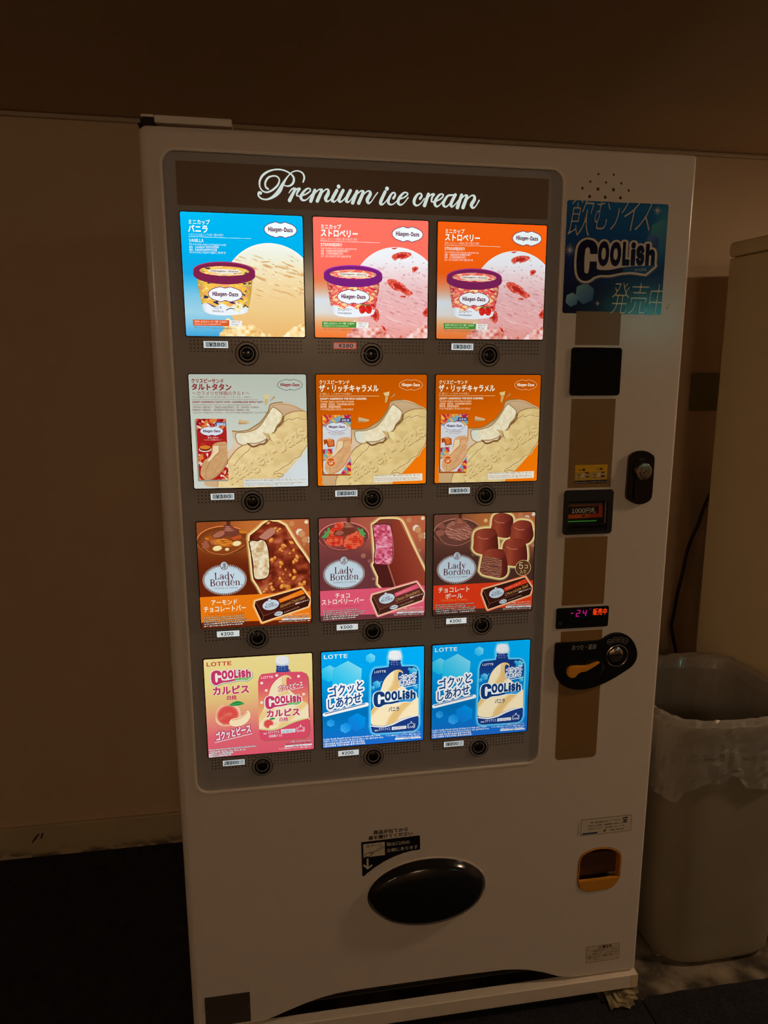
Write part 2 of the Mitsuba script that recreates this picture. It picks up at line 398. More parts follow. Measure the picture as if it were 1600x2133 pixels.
put('lever_recess_shade', slab(Polygon(spline([(0.8303,0.8374),(0.8366,0.845),(0.8485,0.8462),(0.8608,0.8434),(0.8588,0.8421),(0.841,0.838),(0.8303,0.8374)], 3)).buffer(0), -.0095, -.007), 'm_black_matt', False, cn)  # raised black patch standing in for the shadowed recess beside the lever
put('turn_arrow', slab(Polygon(spline([(0.8645,0.8478),(0.8714,0.8346),(0.8728,0.8225),(0.8655,0.8102),(0.8695,0.8213),(0.8687,0.8348),(0.8645,0.8478)], 3)).buffer(0).union(Polygon([(0.8704,0.8293),(0.8753,0.8256),(0.8711,0.8179)])), -.0079, -.0073), 'm_chrome', False, cn)

# lock
lk = Polygon(spline([(0.9005,1.2652),(0.903,1.2712),(0.912,1.2771),(0.9248,1.28),(0.9395,1.2774),(0.9494,1.2718),(0.9547,1.265),(0.9554,1.2425),(0.9556,1.2151),(0.9553,1.191),(0.9534,1.182),(0.9443,1.1746),(0.9298,1.1712),(0.9163,1.1747),(0.9042,1.1813),(0.8997,1.1883),(0.8999,1.2164),(0.9002,1.2436),(0.9005,1.2652)], 4)).buffer(0)
lo = put('lock', slab(lk, -.0085, .002, .003, 4), 'm_dark_chrome', 40, VM, 'dark chrome T-handle lock')
hand = Polygon(spline([(0.9093,1.2543),(0.9132,1.2596),(0.9188,1.2629),(0.9333,1.2633),(0.9409,1.2598),(0.9459,1.2509),(0.948,1.2386),(0.9468,1.229),(0.9436,1.2229),(0.944,1.2085),(0.9442,1.1906),(0.9423,1.1823),(0.9352,1.1787),(0.9234,1.1787),(0.9151,1.1823),(0.9121,1.1886),(0.9124,1.2092),(0.9126,1.2229),(0.9087,1.2312),(0.9082,1.2434),(0.9093,1.2543)], 3)).buffer(0)
put('handle', slab(hand, -.0120, -.008, .002, 3), 'm_dark_chrome', 40, lo)
lcx, lcz = [(0.9287,1.2388)][0]
put('lock_barrel', lathe([(0, .0), (.0172, .0), (.0172, .004), (.0160, .0055), (.0108, .0060), (.0104, .0048), (.0098, .0048), (.0094, .0075), (.0, .0082)], lcx, lcz, -.0118, 36), 'm_chrome', 30, lo)
put('keyway', slab(affinity.rotate(sbox(lcx - .0052, lcz - .0008, lcx + .0052, lcz + .0008), 40), -.0202, -.0190), 'm_black_matt', False, lo)

# coin return cup
cr = put('coin_return', slab(cup_poly.difference(cup_poly.buffer(-.0030)), -.0015, .02, .001), 'm_amber', 40, VM, 'coin return cup with amber rim')
put('cup', slab(cup_poly.buffer(-.0022), .034, .040), 'm_amber_dark', False, cr)
put('shutter', slab(cup_poly.buffer(-.0032).intersection(sbox(.84, .318, .95, .372)), .016, .020), 'm_amber_dark', False, cr)
lip = cup_poly.buffer(-.0020).intersection(Polygon([(.84, .3180), (.87, .3172), (.905, .3172), (.935, .3178), (.95, .3190), (.95, .28), (.84, .28)]))
put('lip', slab(lip, -.0030, .004, .0015), 'm_amber', 40, cr)

# push buttons below the product panels
for r in range(4):
    for c in range(3):
        bxc, bzc = CX[c] + .1027, CZ[r] - (.2327, .2302, .2300, .2324)[r]
        b = put('button', lathe([(0, -.0012), (.0120, -.0012), (.0123, .0022), (.0140, .0045), (.0152, .0040), (.0158, .0)], bxc, bzc, DY, 40), 'm_black', 35, VM)
        put('button_cap', lathe([(0, .0022), (.0050, .0020), (.0088, .0012), (.0106, -.0002), (.0109, -.0012)], bxc, bzc, DY, 32), 'm_black', 35, b)
        put('button_ring', lathe([(.0196, .0), (.0196, .0007), (.0203, .0011), (.0210, .0007), (.0210, .0)], bxc, bzc, DY, 40), 'm_rim_dark', 35, b)

# ------------------------------------------------------------------ flat print: lettering and drawn shapes as thin layers
FONTS = '/opt/blender-*/*/datafiles/fonts/'
CJK = ImageFont.truetype(glob.glob(FONTS + 'Noto Sans CJK Regular.woff2')[0], 72)
LAT = {}
for wt in (400, 650, 850):
    LAT[wt] = ImageFont.truetype(glob.glob(FONTS + 'Inter.woff2')[0], 72)
    LAT[wt].set_variation_by_axes([28, wt])
_GL = {}


def outline(a):
    """the 0.5 contour of a coverage array as a shapely shape (x right, y down, in pixels)"""
    a = np.pad(a, 1)
    h, w = a.shape
    b = a >= .5
    code = b[:-1, :-1] * 8 + b[:-1, 1:] * 4 + b[1:, 1:] * 2 + b[1:, :-1] * 1
    nxt = {}
    EDGE = {1: ['LB'], 2: ['BR'], 3: ['LR'], 4: ['RT'], 5: ['LT', 'RB'], 6: ['BT'], 7: ['LT'], 8: ['TL'], 9: ['TB'], 10: ['TR', 'BL'], 11: ['TR'], 12: ['RL'], 13: ['RB'], 14: ['BL']}

    def pt(i, j, e):
        if e == 'T':
            return ('h', i, j)
        if e == 'B':
            return ('h', i + 1, j)
        return ('v', i, j) if e == 'L' else ('v', i, j + 1)
    for i, j in zip(*np.nonzero((code > 0) & (code < 15))):
        for s in EDGE[int(code[i, j])]:
            nxt.setdefault(pt(i, j, s[0]), []).append(pt(i, j, s[1]))

    def pos(e):
        k, i, j = e
        if k == 'h':
            p, q = a[i, j], a[i, j + 1]
            return (j + (.5 - p) / (q - p) - 1, i - 1)
        p, q = a[i, j], a[i + 1, j]
        return (j - 1, i + (.5 - p) / (q - p) - 1)
    loops = []
    while nxt:
        s = next(iter(nxt))
        loop, e = [], s
        while True:
            loop.append(pos(e))
            n = nxt[e].pop()
            if not nxt[e]:
                del nxt[e]
            e = n
            if e == s or e not in nxt:
                break
        if len(loop) > 3:
            loops.append(Polygon(loop).buffer(0))
    loops.sort(key=lambda p: -p.area)
    g = Polygon()
    for p in loops:
        g = g.symmetric_difference(p)
    return g


def glyph(ch, wt):
    """(shape, advance) of a character, 1 = the em, y up"""
    if (ch, wt) in _GL:
        return _GL[ch, wt]
    latin = ord(ch) < 0x250 or ch in '–—'
    f = LAT[min(LAT, key=lambda k: abs(k - wt))] if latin else CJK
    adv = f.getlength(ch) / 72
    m, off = f.getmask2(ch, mode='L', anchor='ls')
    if m.size[0] * m.size[1] == 0:
        g = Polygon()
    else:
        a = np.frombuffer(bytes(m), np.uint8).reshape(m.size[1], m.size[0]) / 255.0
        g = affinity.affine_transform(outline(a), [1 / 72, 0, 0, -1 / 72, (off[0] + .5) / 72, -(off[1] + .5) / 72])
        if not latin and wt != 400:
            g = g.buffer((wt - 400) / 450 * (.040 if wt > 400 else .028), quad_segs=2)
        g = g.simplify(.006)
    _GL[ch, wt] = (g, adv)
    return g, adv


def words(s, h, wt=400, tiny=False, track=0.0):
    """lettering: baseline at y = 0 from x = 0, y up; h the height of a capital or of a kanji"""
    em = h / (.80 if any(ord(c) > 0x2e80 for c in s) else .727)
    x, out = 0.0, []
    for c in s:
        g, adv = glyph(c, wt)
        if not g.is_empty:
            out.append(affinity.affine_transform(g.simplify(.03) if tiny else g, [em, 0, 0, em, x * em, 0]))
        x += adv + track
    return shapely.GeometryCollection(out), (x - track) * em


def polys(g):
    if g.is_empty:
        return []
    if g.geom_type == 'Polygon':
        return [g]
    return [p for q in getattr(g, 'geoms', []) for p in polys(q)]


def stops(t, st):
    """colour ramp; st = [(t, (r, g, b)), ...] in 0..255"""
    ts = [a for a, _ in st]
    return np.stack([np.interp(t, ts, [c[i] for _, c in st]) for i in range(3)], -1)


def ss(a, b, x):
    t = np.clip((np.asarray(x, float) - a) / (b - a), 0, 1)
    return t * t * (3 - 2 * t)


def mix(a, b, t):
    t = np.asarray(t)[..., None]
    return np.asarray(a, float) * (1 - t) + np.asarray(b, float) * t


def nz(u, v, su, sv, seed=0, o=3):
    return fbm(np.stack([np.asarray(u) / su, np.asarray(v) / sv, np.full(np.shape(u), seed * 7.3)], -1), o, seed)


class Art:
    """a flat print in units of 1/1000 of its width (u right, v down), built from layered shapes"""

    def __init__(self, w, h, rad=14, vmax=1000):
        self.w, self.h, self.vmax = w, h, vmax
        self.clip = sbox(rad, rad, 1000 - rad, vmax - rad).buffer(rad, quad_segs=5)
        self.V, self.F, self.C, self.n, self.layer = [], [], [], 0, 0

    def _emit(self, tri_v, tri_f, col):
        v = np.asarray(tri_v, float)
        f = np.asarray(tri_f, int)
        a = v[f]
        area = (a[:, 1, 0] - a[:, 0, 0]) * (a[:, 2, 1] - a[:, 0, 1]) - (a[:, 2, 0] - a[:, 0, 0]) * (a[:, 1, 1] - a[:, 0, 1])
        f = np.where((area > 0)[:, None], f[:, ::-1], f)[np.abs(area) > 1e-9]
        c = col(v[:, 0], v[:, 1]) if callable(col) else np.broadcast_to(lin_255(col), (len(v), 3))
        if callable(col):
            c = lin(np.clip(c, 0, 255))
        self.V.append(np.c_[v, np.full(len(v), self.layer)])
        self.F.append(f + self.n)
        self.C.append(c)
        self.n += len(v)

    def shape(self, g, col):
        self.layer += 1
        for p in polys(g if shapely.contains_properly(self.clip, shapely.box(*g.bounds)) else unary_union(polys(g)).intersection(self.clip)) if not g.is_empty else []:
            rings = [np.array(p.exterior.coords)[:-1]] + [np.array(r.coords)[:-1] for r in p.interiors]
            v = np.vstack(rings)
            f = mapbox_earcut.triangulate_float64(v, np.cumsum([len(r) for r in rings]).astype(np.uint32)).reshape(-1, 3)
            if len(f):
                self._emit(v, f, col)

    def poly(self, pts, col, n=0):
        self.shape(Polygon(spline(list(pts) + [pts[0]], n) if n else pts).buffer(0), col)

    def line(self, pts, width, col, n=0, cap=1):
        self.shape(LineString(spline(pts, n) if n else pts).buffer(width / 2, cap_style=cap, quad_segs=3), col)

    def field(self, fn, res=6, g=None):
        """a shape whose colour varies from point to point"""
        self.layer += 1
        g = self.clip if g is None else unary_union(polys(g)).buffer(0).intersection(self.clip)
        if g.is_empty:
            return
        x0, y0, x1, y1 = g.bounds
        nx, ny = max(1, int(math.ceil((x1 - x0) / res))), max(1, int(math.ceil((y1 - y0) / res)))
        xs, ys = np.linspace(x0, x1, nx + 1), np.linspace(y0, y1, ny + 1)
        X, Y = np.meshgrid(xs[:-1], ys[:-1])
        cells = shapely.box(X.ravel(), Y.ravel(), X.ravel() + xs[1] - xs[0], Y.ravel() + ys[1] - ys[0])
        shapely.prepare(g)
        inside = shapely.contains_properly(g, cells)
        edge = shapely.intersects(g, cells) & ~inside
        idx = np.nonzero(inside)[0]
        if len(idx):
            gx, gy = np.meshgrid(xs, ys)
            a = idx // nx * (nx + 1) + idx % nx
            f = np.vstack([np.c_[a, a + 1, a + nx + 2], np.c_[a, a + nx + 2, a + nx + 1]])
            used, inv = np.unique(f, return_inverse=True)
            self._emit(np.c_[gx.ravel(), gy.ravel()][used], inv.reshape(-1, 3), fn)
        v, f, n = [], [], 0
        for c in shapely.intersection(g, cells[edge]):
            for p in polys(c):
                r = np.array(p.exterior.coords)[:-1]
                if p.interiors or p.area < 1e-6:
                    continue
                t = mapbox_earcut.triangulate_float64(r, np.array([len(r)], np.uint32)).reshape(-1, 3)
                v.append(r)
                f.append(t + n)
                n += len(r)
        if v:
            self._emit(np.vstack(v), np.vstack(f), fn)

    def lettering(self, s, pts, h, wt=400, tiny=False, skew=0.0, track=0.0):
        """the shape of s from pts[0] (left end of the baseline) to pts[1] (right end)"""
        g, w = words(s, h, wt, tiny, track)
        (u0, v0), (u1, v1) = pts
        L = math.hypot(u1 - u0, v1 - v0)
        c, d, k = (u1 - u0) / L, (v1 - v0) / L, L / w
        # local (x, y up) -> card (u, v down)
        return affinity.affine_transform(g, [c * k, d + c * skew, d * k, -c + d * skew, u0, v0])

    def text(self, s, pts, h, col, wt=400, tiny=False, skew=0.0, halo=None, track=0.0):
        g = self.lettering(s, pts, h, wt, tiny, skew, track)
        if halo:
            u = unary_union([p.buffer(0) for p in polys(g)]).buffer(halo[0], quad_segs=3).simplify(.3)
            if len(halo) > 2:
                u = unary_union([Polygon(p.exterior) for p in polys(u)])
            self.shape(u, halo[1])
        self.shape(g, col)
        return g

    def mesh(self, x, z, y, step=2.2e-5):
        V, C, F = np.vstack(self.V), np.vstack(self.C), np.vstack(self.F)
        P = np.c_[x + V[:, 0] / 1000 * self.w, y - V[:, 2] * step, z - V[:, 1] / self.vmax * self.h]
        return (P, F), C

    def put(self, name, x, z, y, parent=None, mat='m_print', gain=None, label=None):
        m, c = self.mesh(x, z, y)
        kw = {}
        if gain:
            c = np.clip(c * gain, 0, 1.2)
            kw['emitter'] = {'type': 'area', 'sampling_weight': 0.0, 'radiance': {'type': 'mesh_attribute', 'name': 'vertex_color'}}
        return put(name, m, mat, False, parent, label, color=c, **kw)


def lin_255(c):
    return lin(c)


def emblem(cx, cy, rx, ry, lobes=11, n=180):
    """the scalloped oval name badge with a notch at the top and bottom"""
    t = np.arange(n) / n * 2 * np.pi
    r = 1 + .018 * np.abs(np.sin(t * lobes)) - .15 * np.exp(-((np.abs(np.sin(t)) - 1) / .012) ** 2) + .05 * np.exp(-((np.abs(np.sin(t)) - .955) / .03) ** 2)
    e = np.abs(np.cos(t)) ** .92 * np.sign(np.cos(t))
    return Polygon(np.c_[cx + rx * e * r, cy + ry * np.sin(t) * r])


def oval(cx, cy, rx, ry, rot=0):
    return affinity.rotate(affinity.scale(Point(cx, cy).buffer(1, quad_segs=16), rx, ry), rot, origin=(cx, cy))


def hexagon(cx, cy, r, rot=0):
    return Polygon([(cx + r * math.sin(math.radians(60 * k + rot)), cy - r * math.cos(math.radians(60 * k + rot))) for k in range(6)])


def badge(A, cx, cy, rx, ry, fill='#e9f2f4', ink='#5a2c48', line='#5a3a60', lw=5, word=True):
    g = emblem(cx, cy, rx, ry)
    if fill:
        A.shape(g.buffer(lw), line)
        A.shape(g, fill)
    else:
        A.shape(g.buffer(lw / 2).difference(g.buffer(-lw / 2)), line)
    for s in (-1, 1):
        A.shape(Point(cx, cy + s * (ry * .93)).buffer(max(lw * .9, ry * .055)), line)
    if word:
        A.text('Häagen-Dazs', [(cx - rx * .79, cy + ry * .24), (cx + rx * .79, cy + ry * .28)], ry * .60, ink, 850, track=-.03)

# ------------------------------------------------------------------ the twelve product panels
PALE = (232, 240, 238)


def cup_card(kind):
    A = Art(CW, CH)
    van = kind == 'vanilla'
    top = {'vanilla': (0, 178, 238), 'red': (255, 112, 96), 'orange': (250, 100, 18)}[kind]
    (sc_u, sc_v), sc_r = [(721,625)][0], 399

    def bg(u, v):
        if van:
            c = stops(v, [(0, (0, 184, 246)), (330, (0, 170, 232)), (480, (20, 162, 224)), (660, (120, 192, 226)), (800, (150, 204, 226)), (900, (120, 190, 224)), (1000, (60, 160, 216))])
            return mix(c, (0, 172, 236), ss(0, 420, u) * ss(700, 420, v) * .5)
        o = np.array(top)
        c = stops(v, [(0, o), (300, o * .98), (430, o * .94), (520, (226, 120, 76)), (590, (214, 160, 128)), (680, (206, 218, 228)), (790, (212, 214, 212)), (860, (222, 172, 122)), (930, (230, 136, 78)), (1000, (232, 118, 50))])
        return mix(c, (216, 200, 186), ss(420, 700, v) * ss(900, 760, v) * ss(0, 420, u) * .4)
    A.field(bg, 14)

    def scoop(u, v):
        d = (v - (sc_v - sc_r)) / (2 * sc_r)
        a = nz(u + .35 * v, v - .33 * u, 120, 17, 3, 4)
        b = nz(u + .3 * v, v - .3 * u, 46, 9, 9, 3)
        edge = np.hypot(u - sc_u, v - sc_v) / sc_r
        if van:
            c = stops(d, [(0, (232, 240, 236)), (.14, (228, 234, 218)), (.26, (232, 224, 190)), (.42, (232, 210, 160)), (.7, (228, 196, 134)), (.95, (224, 180, 112))])
            c = mix(c, (196, 146, 84), ss(.60, .72, a) * ss(.05, .2, d) * ss(.62, .45, d) * .75)
            c = mix(c, (252, 236, 200), ss(.62, .74, b) * ss(.62, .4, d) * .5)
            return mix(c, (246, 246, 236), ss(.93, 1., edge) * ss(.5, .2, d) * .6)
        c = stops(d, [(0, (228, 238, 246)), (.15, (228, 232, 240)), (.3, (228, 206, 210)), (.5, (222, 178, 182)), (.8, (226, 170, 170)), (1, (222, 150, 140))])
        c = mix(c, (180, 96, 96), ss(.60, .70, b) * ss(.15, .3, d) * .45)
        return mix(c, (242, 226, 226), ss(.62, .74, a) * .4)
    cir = Point(sc_u, sc_v).buffer(sc_r, quad_segs=32)
    A.field(scoop, 6, cir)
    rg = np.random.default_rng(4)
    if van:
        for pts in ([(634,380),(677,371),(728,374),(692,386),(655,388)], [(824,382),(874,397),(925,430),(895,427),(852,404)], [(824,482),(872,483),(930,514),(886,508),(842,498)], [(734,556),(774,566),(799,583),(766,581)], [(574,638),(617,659),(653,674),(609,670)]):
            A.poly([(a + 3 * math.sin(b * 1.7), (b - pts[0][1]) * .7 + pts[0][1]) for a, b in spline(pts, 2)], (210, 168, 108), 2)
        for _ in range(34):
            a, r = rg.uniform(-.9, 1.9), sc_r * rg.uniform(.25, .9)
            u, v = sc_u + r * math.sin(a), sc_v - r * math.cos(a) * .8 - 20
            L = rg.uniform(12, 34)
            A.poly([(u, v), (u + L * .5, v + L * .1 - 2), (u + L, v + L * .32), (u + L * .5, v + L * .26 + 3)], (208, 168, 110) if rg.random() < .7 else (250, 236, 204), 2)
    else:
        for pts in ([(677,317),(684,293),(734,271),(791,263),(845,272),(849,292),(813,313),(770,325),(734,319),(705,340)], [(630,516),(655,495),(706,497),(734,513),(778,533),(807,567),(851,594),(866,621),(815,632),(778,612),(749,596),(698,586),(655,549)], [(857,394),(893,383),(915,396),(897,420),(864,435)], [(482,808),(525,752),(554,758),(568,814),(546,863),(518,842)], [(583,890),(612,904),(637,953),(604,939)], [(955,773),(999,730),(999,807),(962,801)], [(749,637),(793,633),(804,646),(757,647)], [(669,236),(727,231),(698,245)]):
            q = Polygon(spline(list(pts) + [pts[0]], 4)).buffer(0)
            A.field(lambda u, v: mix((196, 60, 48), (240, 130, 110), ss(.35, .7, nz(u, v, 12, 12, 5))), 5, q)
            A.shape(affinity.scale(q, .5, .5), (176, 40, 34))
        for _ in range(46):
            a, r = rg.uniform(-1.2, 2.6), sc_r * rg.uniform(.2, .92)
            u, v = sc_u + r * math.sin(a), sc_v - r * math.cos(a)
            L = rg.uniform(8, 26)
            A.poly([(u, v), (u + L, v - L * .25), (u + L * .5, v + 3)], (170, 110, 112))

    def lumps(u, v):
        n = nz(u, v, 34, 30, 11, 4)
        if van:
            return stops(n, [(.25, (214, 160, 84)), (.45, (238, 208, 140)), (.6, (244, 232, 190)), (.8, (250, 246, 226))])
        return stops(n, [(.25, (190, 70, 54)), (.42, (222, 150, 138)), (.6, (236, 206, 204)), (.8, (246, 236, 240))])
    for cx, cy, r in ((352, 900, 46), (400, 940, 62), (470, 975, 70), (545, 960, 60), (600, 1000, 60), (330, 990, 50), (920, 980, 66), (975, 950, 60), (860, 1005, 44), (760, 1012, 30), (690, 1015, 34)):
        q = Point(cx, cy).buffer(r)
        q = Polygon([(x + 9 * math.sin(i * 1.9), y + 9 * math.cos(i * 2.3)) for i, (x, y) in enumerate(q.exterior.coords[:-1])]).buffer(0)
        A.field(lumps, 7, q)

    # the cup
    lid = (122, 34, 74) if van else ((116, 32, 120) if kind == 'red' else (118, 34, 88))
    lid_l = tuple(min(255, int(c * 1.35 + 10)) for c in lid)
    (lu, lv), (bu, bv) = [(338,462),(338,496)]
    rx, ry = 254, 75
    body = Polygon(list([(110,535),(121,619),(135,704),(149,775),(164,800),(205,818),(269,826),(341,827),(414,821),(480,812),(516,797),(527,769),(543,697),(559,610),(569,531)]))

    def body_fn(u, v):
        n, m = nz(u + v * .8, v - .4 * u, 60, 20, 21, 3), nz(u - .6 * v, v + .5 * u, 44, 18, 33, 3)
        edge = (v - 742) / 10 + 1.4 * np.sin(u / 22.) + 2.5 * (nz(u, v * 0, 50, 1, 2) - .5)
        if van:
            c = np.broadcast_to(np.array([236., 192, 74]), (len(u), 3))
            c = mix(c, (236, 164, 104), ss(.56, .60, m)); c = mix(c, (38, 46, 88), ss(.60, .62, n)); c = mix(c, (150, 160, 178), ss(.30, .27, n)); c = mix(c, (246, 226, 150), ss(.33, .30, m))
        else:
            c = np.broadcast_to(np.array([232., 96, 92]), (len(u), 3))
            c = mix(c, (246, 200, 150), ss(.55, .58, n)); c = mix(c, (196, 30, 52), ss(.36, .33, n)); c = mix(c, (250, 226, 150), ss(.62, .64, m)); c = mix(c, (240, 150, 130), ss(.37, .34, m))
        c = mix(c, (226, 236, 246), ss(-.6, .6, edge))
        return c * (1 - .22 * ss(140, 245, np.abs(u - lu)))[:, None]
    A.field(body_fn, 4, body)
    A.shape(unary_union([oval(lu, lv, rx, ry), oval(bu, bv, rx, ry), sbox(lu - rx, lv, lu + rx, bv)]), lid)
    A.shape(oval(lu, lv, rx, ry).difference(oval(lu, lv + 5, rx - 4, ry - 3)), lid_l)
    A.field(lambda u, v: body_fn(u, np.minimum(v * 1.4 - 200, 690)), 4, oval(lu, lv + 2, rx * .80, ry * .52))
    A.shape(oval(lu + 3, lv + 3, rx * .55, ry * .24), '#e8e4da')
    A.text('Häagen-Dazs', [(lu - rx * .44, lv + 8), (lu + rx * .46, lv + 9)], 12, '#43303c', 650)
    A.shape(sbox(lu - 120, lv + 24, lu + 150, lv + 31), '#e8ddc0')
    bc = [(339,653)][0]
    badge(A, bc[0], bc[1], 136, 57, '#e8f0f6')
    A.text('バニラ' if van else 'ストロベリー', [(234,775),(305,776)] if van else [(198,773),(323,772)], 24, '#2c2c34', 500)
    A.text('VANILLA' if van else 'STRAWBERRY', [(227,797),(316,801)] if van else [(199,798),(322,801)], 13, '#26262c', 650, track=.12)
    (fu, fv) = [(439,753)][0]
    if van:
        A.line([(342,783),(373,768),(416,771),(467,763),(497,741),(526,758)], 6, '#2c2c26', 5)
        A.line([(474,770),(497,748),(499,728)], 5, '#2c2c26', 3)
        for k in range(6):
            q = affinity.rotate(oval(fu + 24, fv, 26, 10), 60 * k + 15, origin=(fu, fv))
            A.shape(q, '#e6dca0'); A.shape(affinity.scale(q, .6, .4), '#f6f0cc')
        A.shape(oval(fu, fv, 9, 8), '#c8a83c')
    else:
        for du, rot in ((-22, 12), (28, -14)):
            for k in range(5):
                A.shape(affinity.rotate(oval(fu + du, fv - 24, 5, 20), -70 + 35 * k, origin=(fu + du, fv - 16)), '#46621e')
            q = affinity.rotate(Polygon(spline([(fu + du - 34, fv - 6), (fu + du - 18, fv - 24), (fu + du + 14, fv - 24), (fu + du + 33, fv - 4), (fu + du + 24, fv + 26), (fu + du + 2, fv + 42), (fu + du - 22, fv + 28), (fu + du - 34, fv - 6)], 4)).buffer(0), rot, origin=(fu + du, fv))
            A.field(lambda u, v: mix((204, 28, 26), (232, 104, 80), ss(.55, .75, nz(u, v, 7, 7, 2, 2))), 4, q)

    # lettering
    ink = '#f2f6f4'
    A.text('ミニカップ', [(62,96),(238,93)], 33, ink, 760)
    A.text('バニラ', [(59,157),(223,157)], 52, ink, 850) if van else A.text('ストロベリー', [(59,155),(384,156)], 54, ink, 850)
    A.text('マダガスカル産バニラの甘く豊かな香り' if van else '完熟ストロベリーの果肉と果汁を贅沢に使用', [(63,190),(346,186)] if van else [(60,190),(374,186)], 20, '#d8f0f4' if van else '#ffd0c4', 400, True)
    A.line([(60,197),(568,197)], 3, ink)
    A.text('VANILLA' if van else 'STRAWBERRY', [(63,239),(181,238)] if van else [(60,239),(246,238)], 26, ink, 650)
    rows = (('Rich and sweet aroma of madagascar vanilla', 622), ('香草：马达加斯加产香草的甘甜香味', 538), ('香草：馬達加斯加產香草的甘甜香', 516), ('마다가스카르산 바닐라의 달콤하고 풍부한 향', 612)) if van else \
        (('Ripe strawberry flesh and juice used generously', 634), ('草莓　大量使用成熟的草莓果肉和果汁', 534), ('草莓　大方使用草莓果肉及果汁', 472), ('딸기：완숙스트로베리의 과육과 과즙을 듬뿍 사용', 562))
    for k, (s, xe) in enumerate(rows):
        A.text(s, [(62,263),(61,287),(61,309),(63,330)][k:k + 1] + [(round((xe - 110) * .709), [(351,262),(308,282),(292,304),(348,326)][k][1])], 17, '#e0f2f6' if van else '#ffe2d8', 500, True)
    lc = [(814,119)][0]
    badge(A, lc[0], lc[1], 131, 58, '#e8f6fa')
    bar = [(62,865),(362,866),(359,915),(63,915)]
    A.poly(bar, (210, 84, 34) if van else (70, 140, 52))
    A.poly([(362,866),(469,869),(467,918),(359,917)], '#e6e8e4')
    A.text('原材料に含まれるアレルギー物質（28品目中）', [(75,888),(353,888)], 16, '#f4dccc' if van else '#d8f0c8', 500, True)
    A.text('Allergens in the 28 specified items', [(74,907),(295,907)], 13, '#f4dccc' if van else '#d8f0c8', 500, True)
    A.text('乳成分、卵', [(381,886),(448,887)], 14, '#44484c', 400, True)
    A.text('milk, egg', [(380,906),(435,908)], 13, '#44484c', 400, True)
    A.text('※写真、イラストはイメージです。 All images used are for illustrative purposes only.', [(67,936),(418,939)], 12, '#4a4c50', 400, True)
    return A


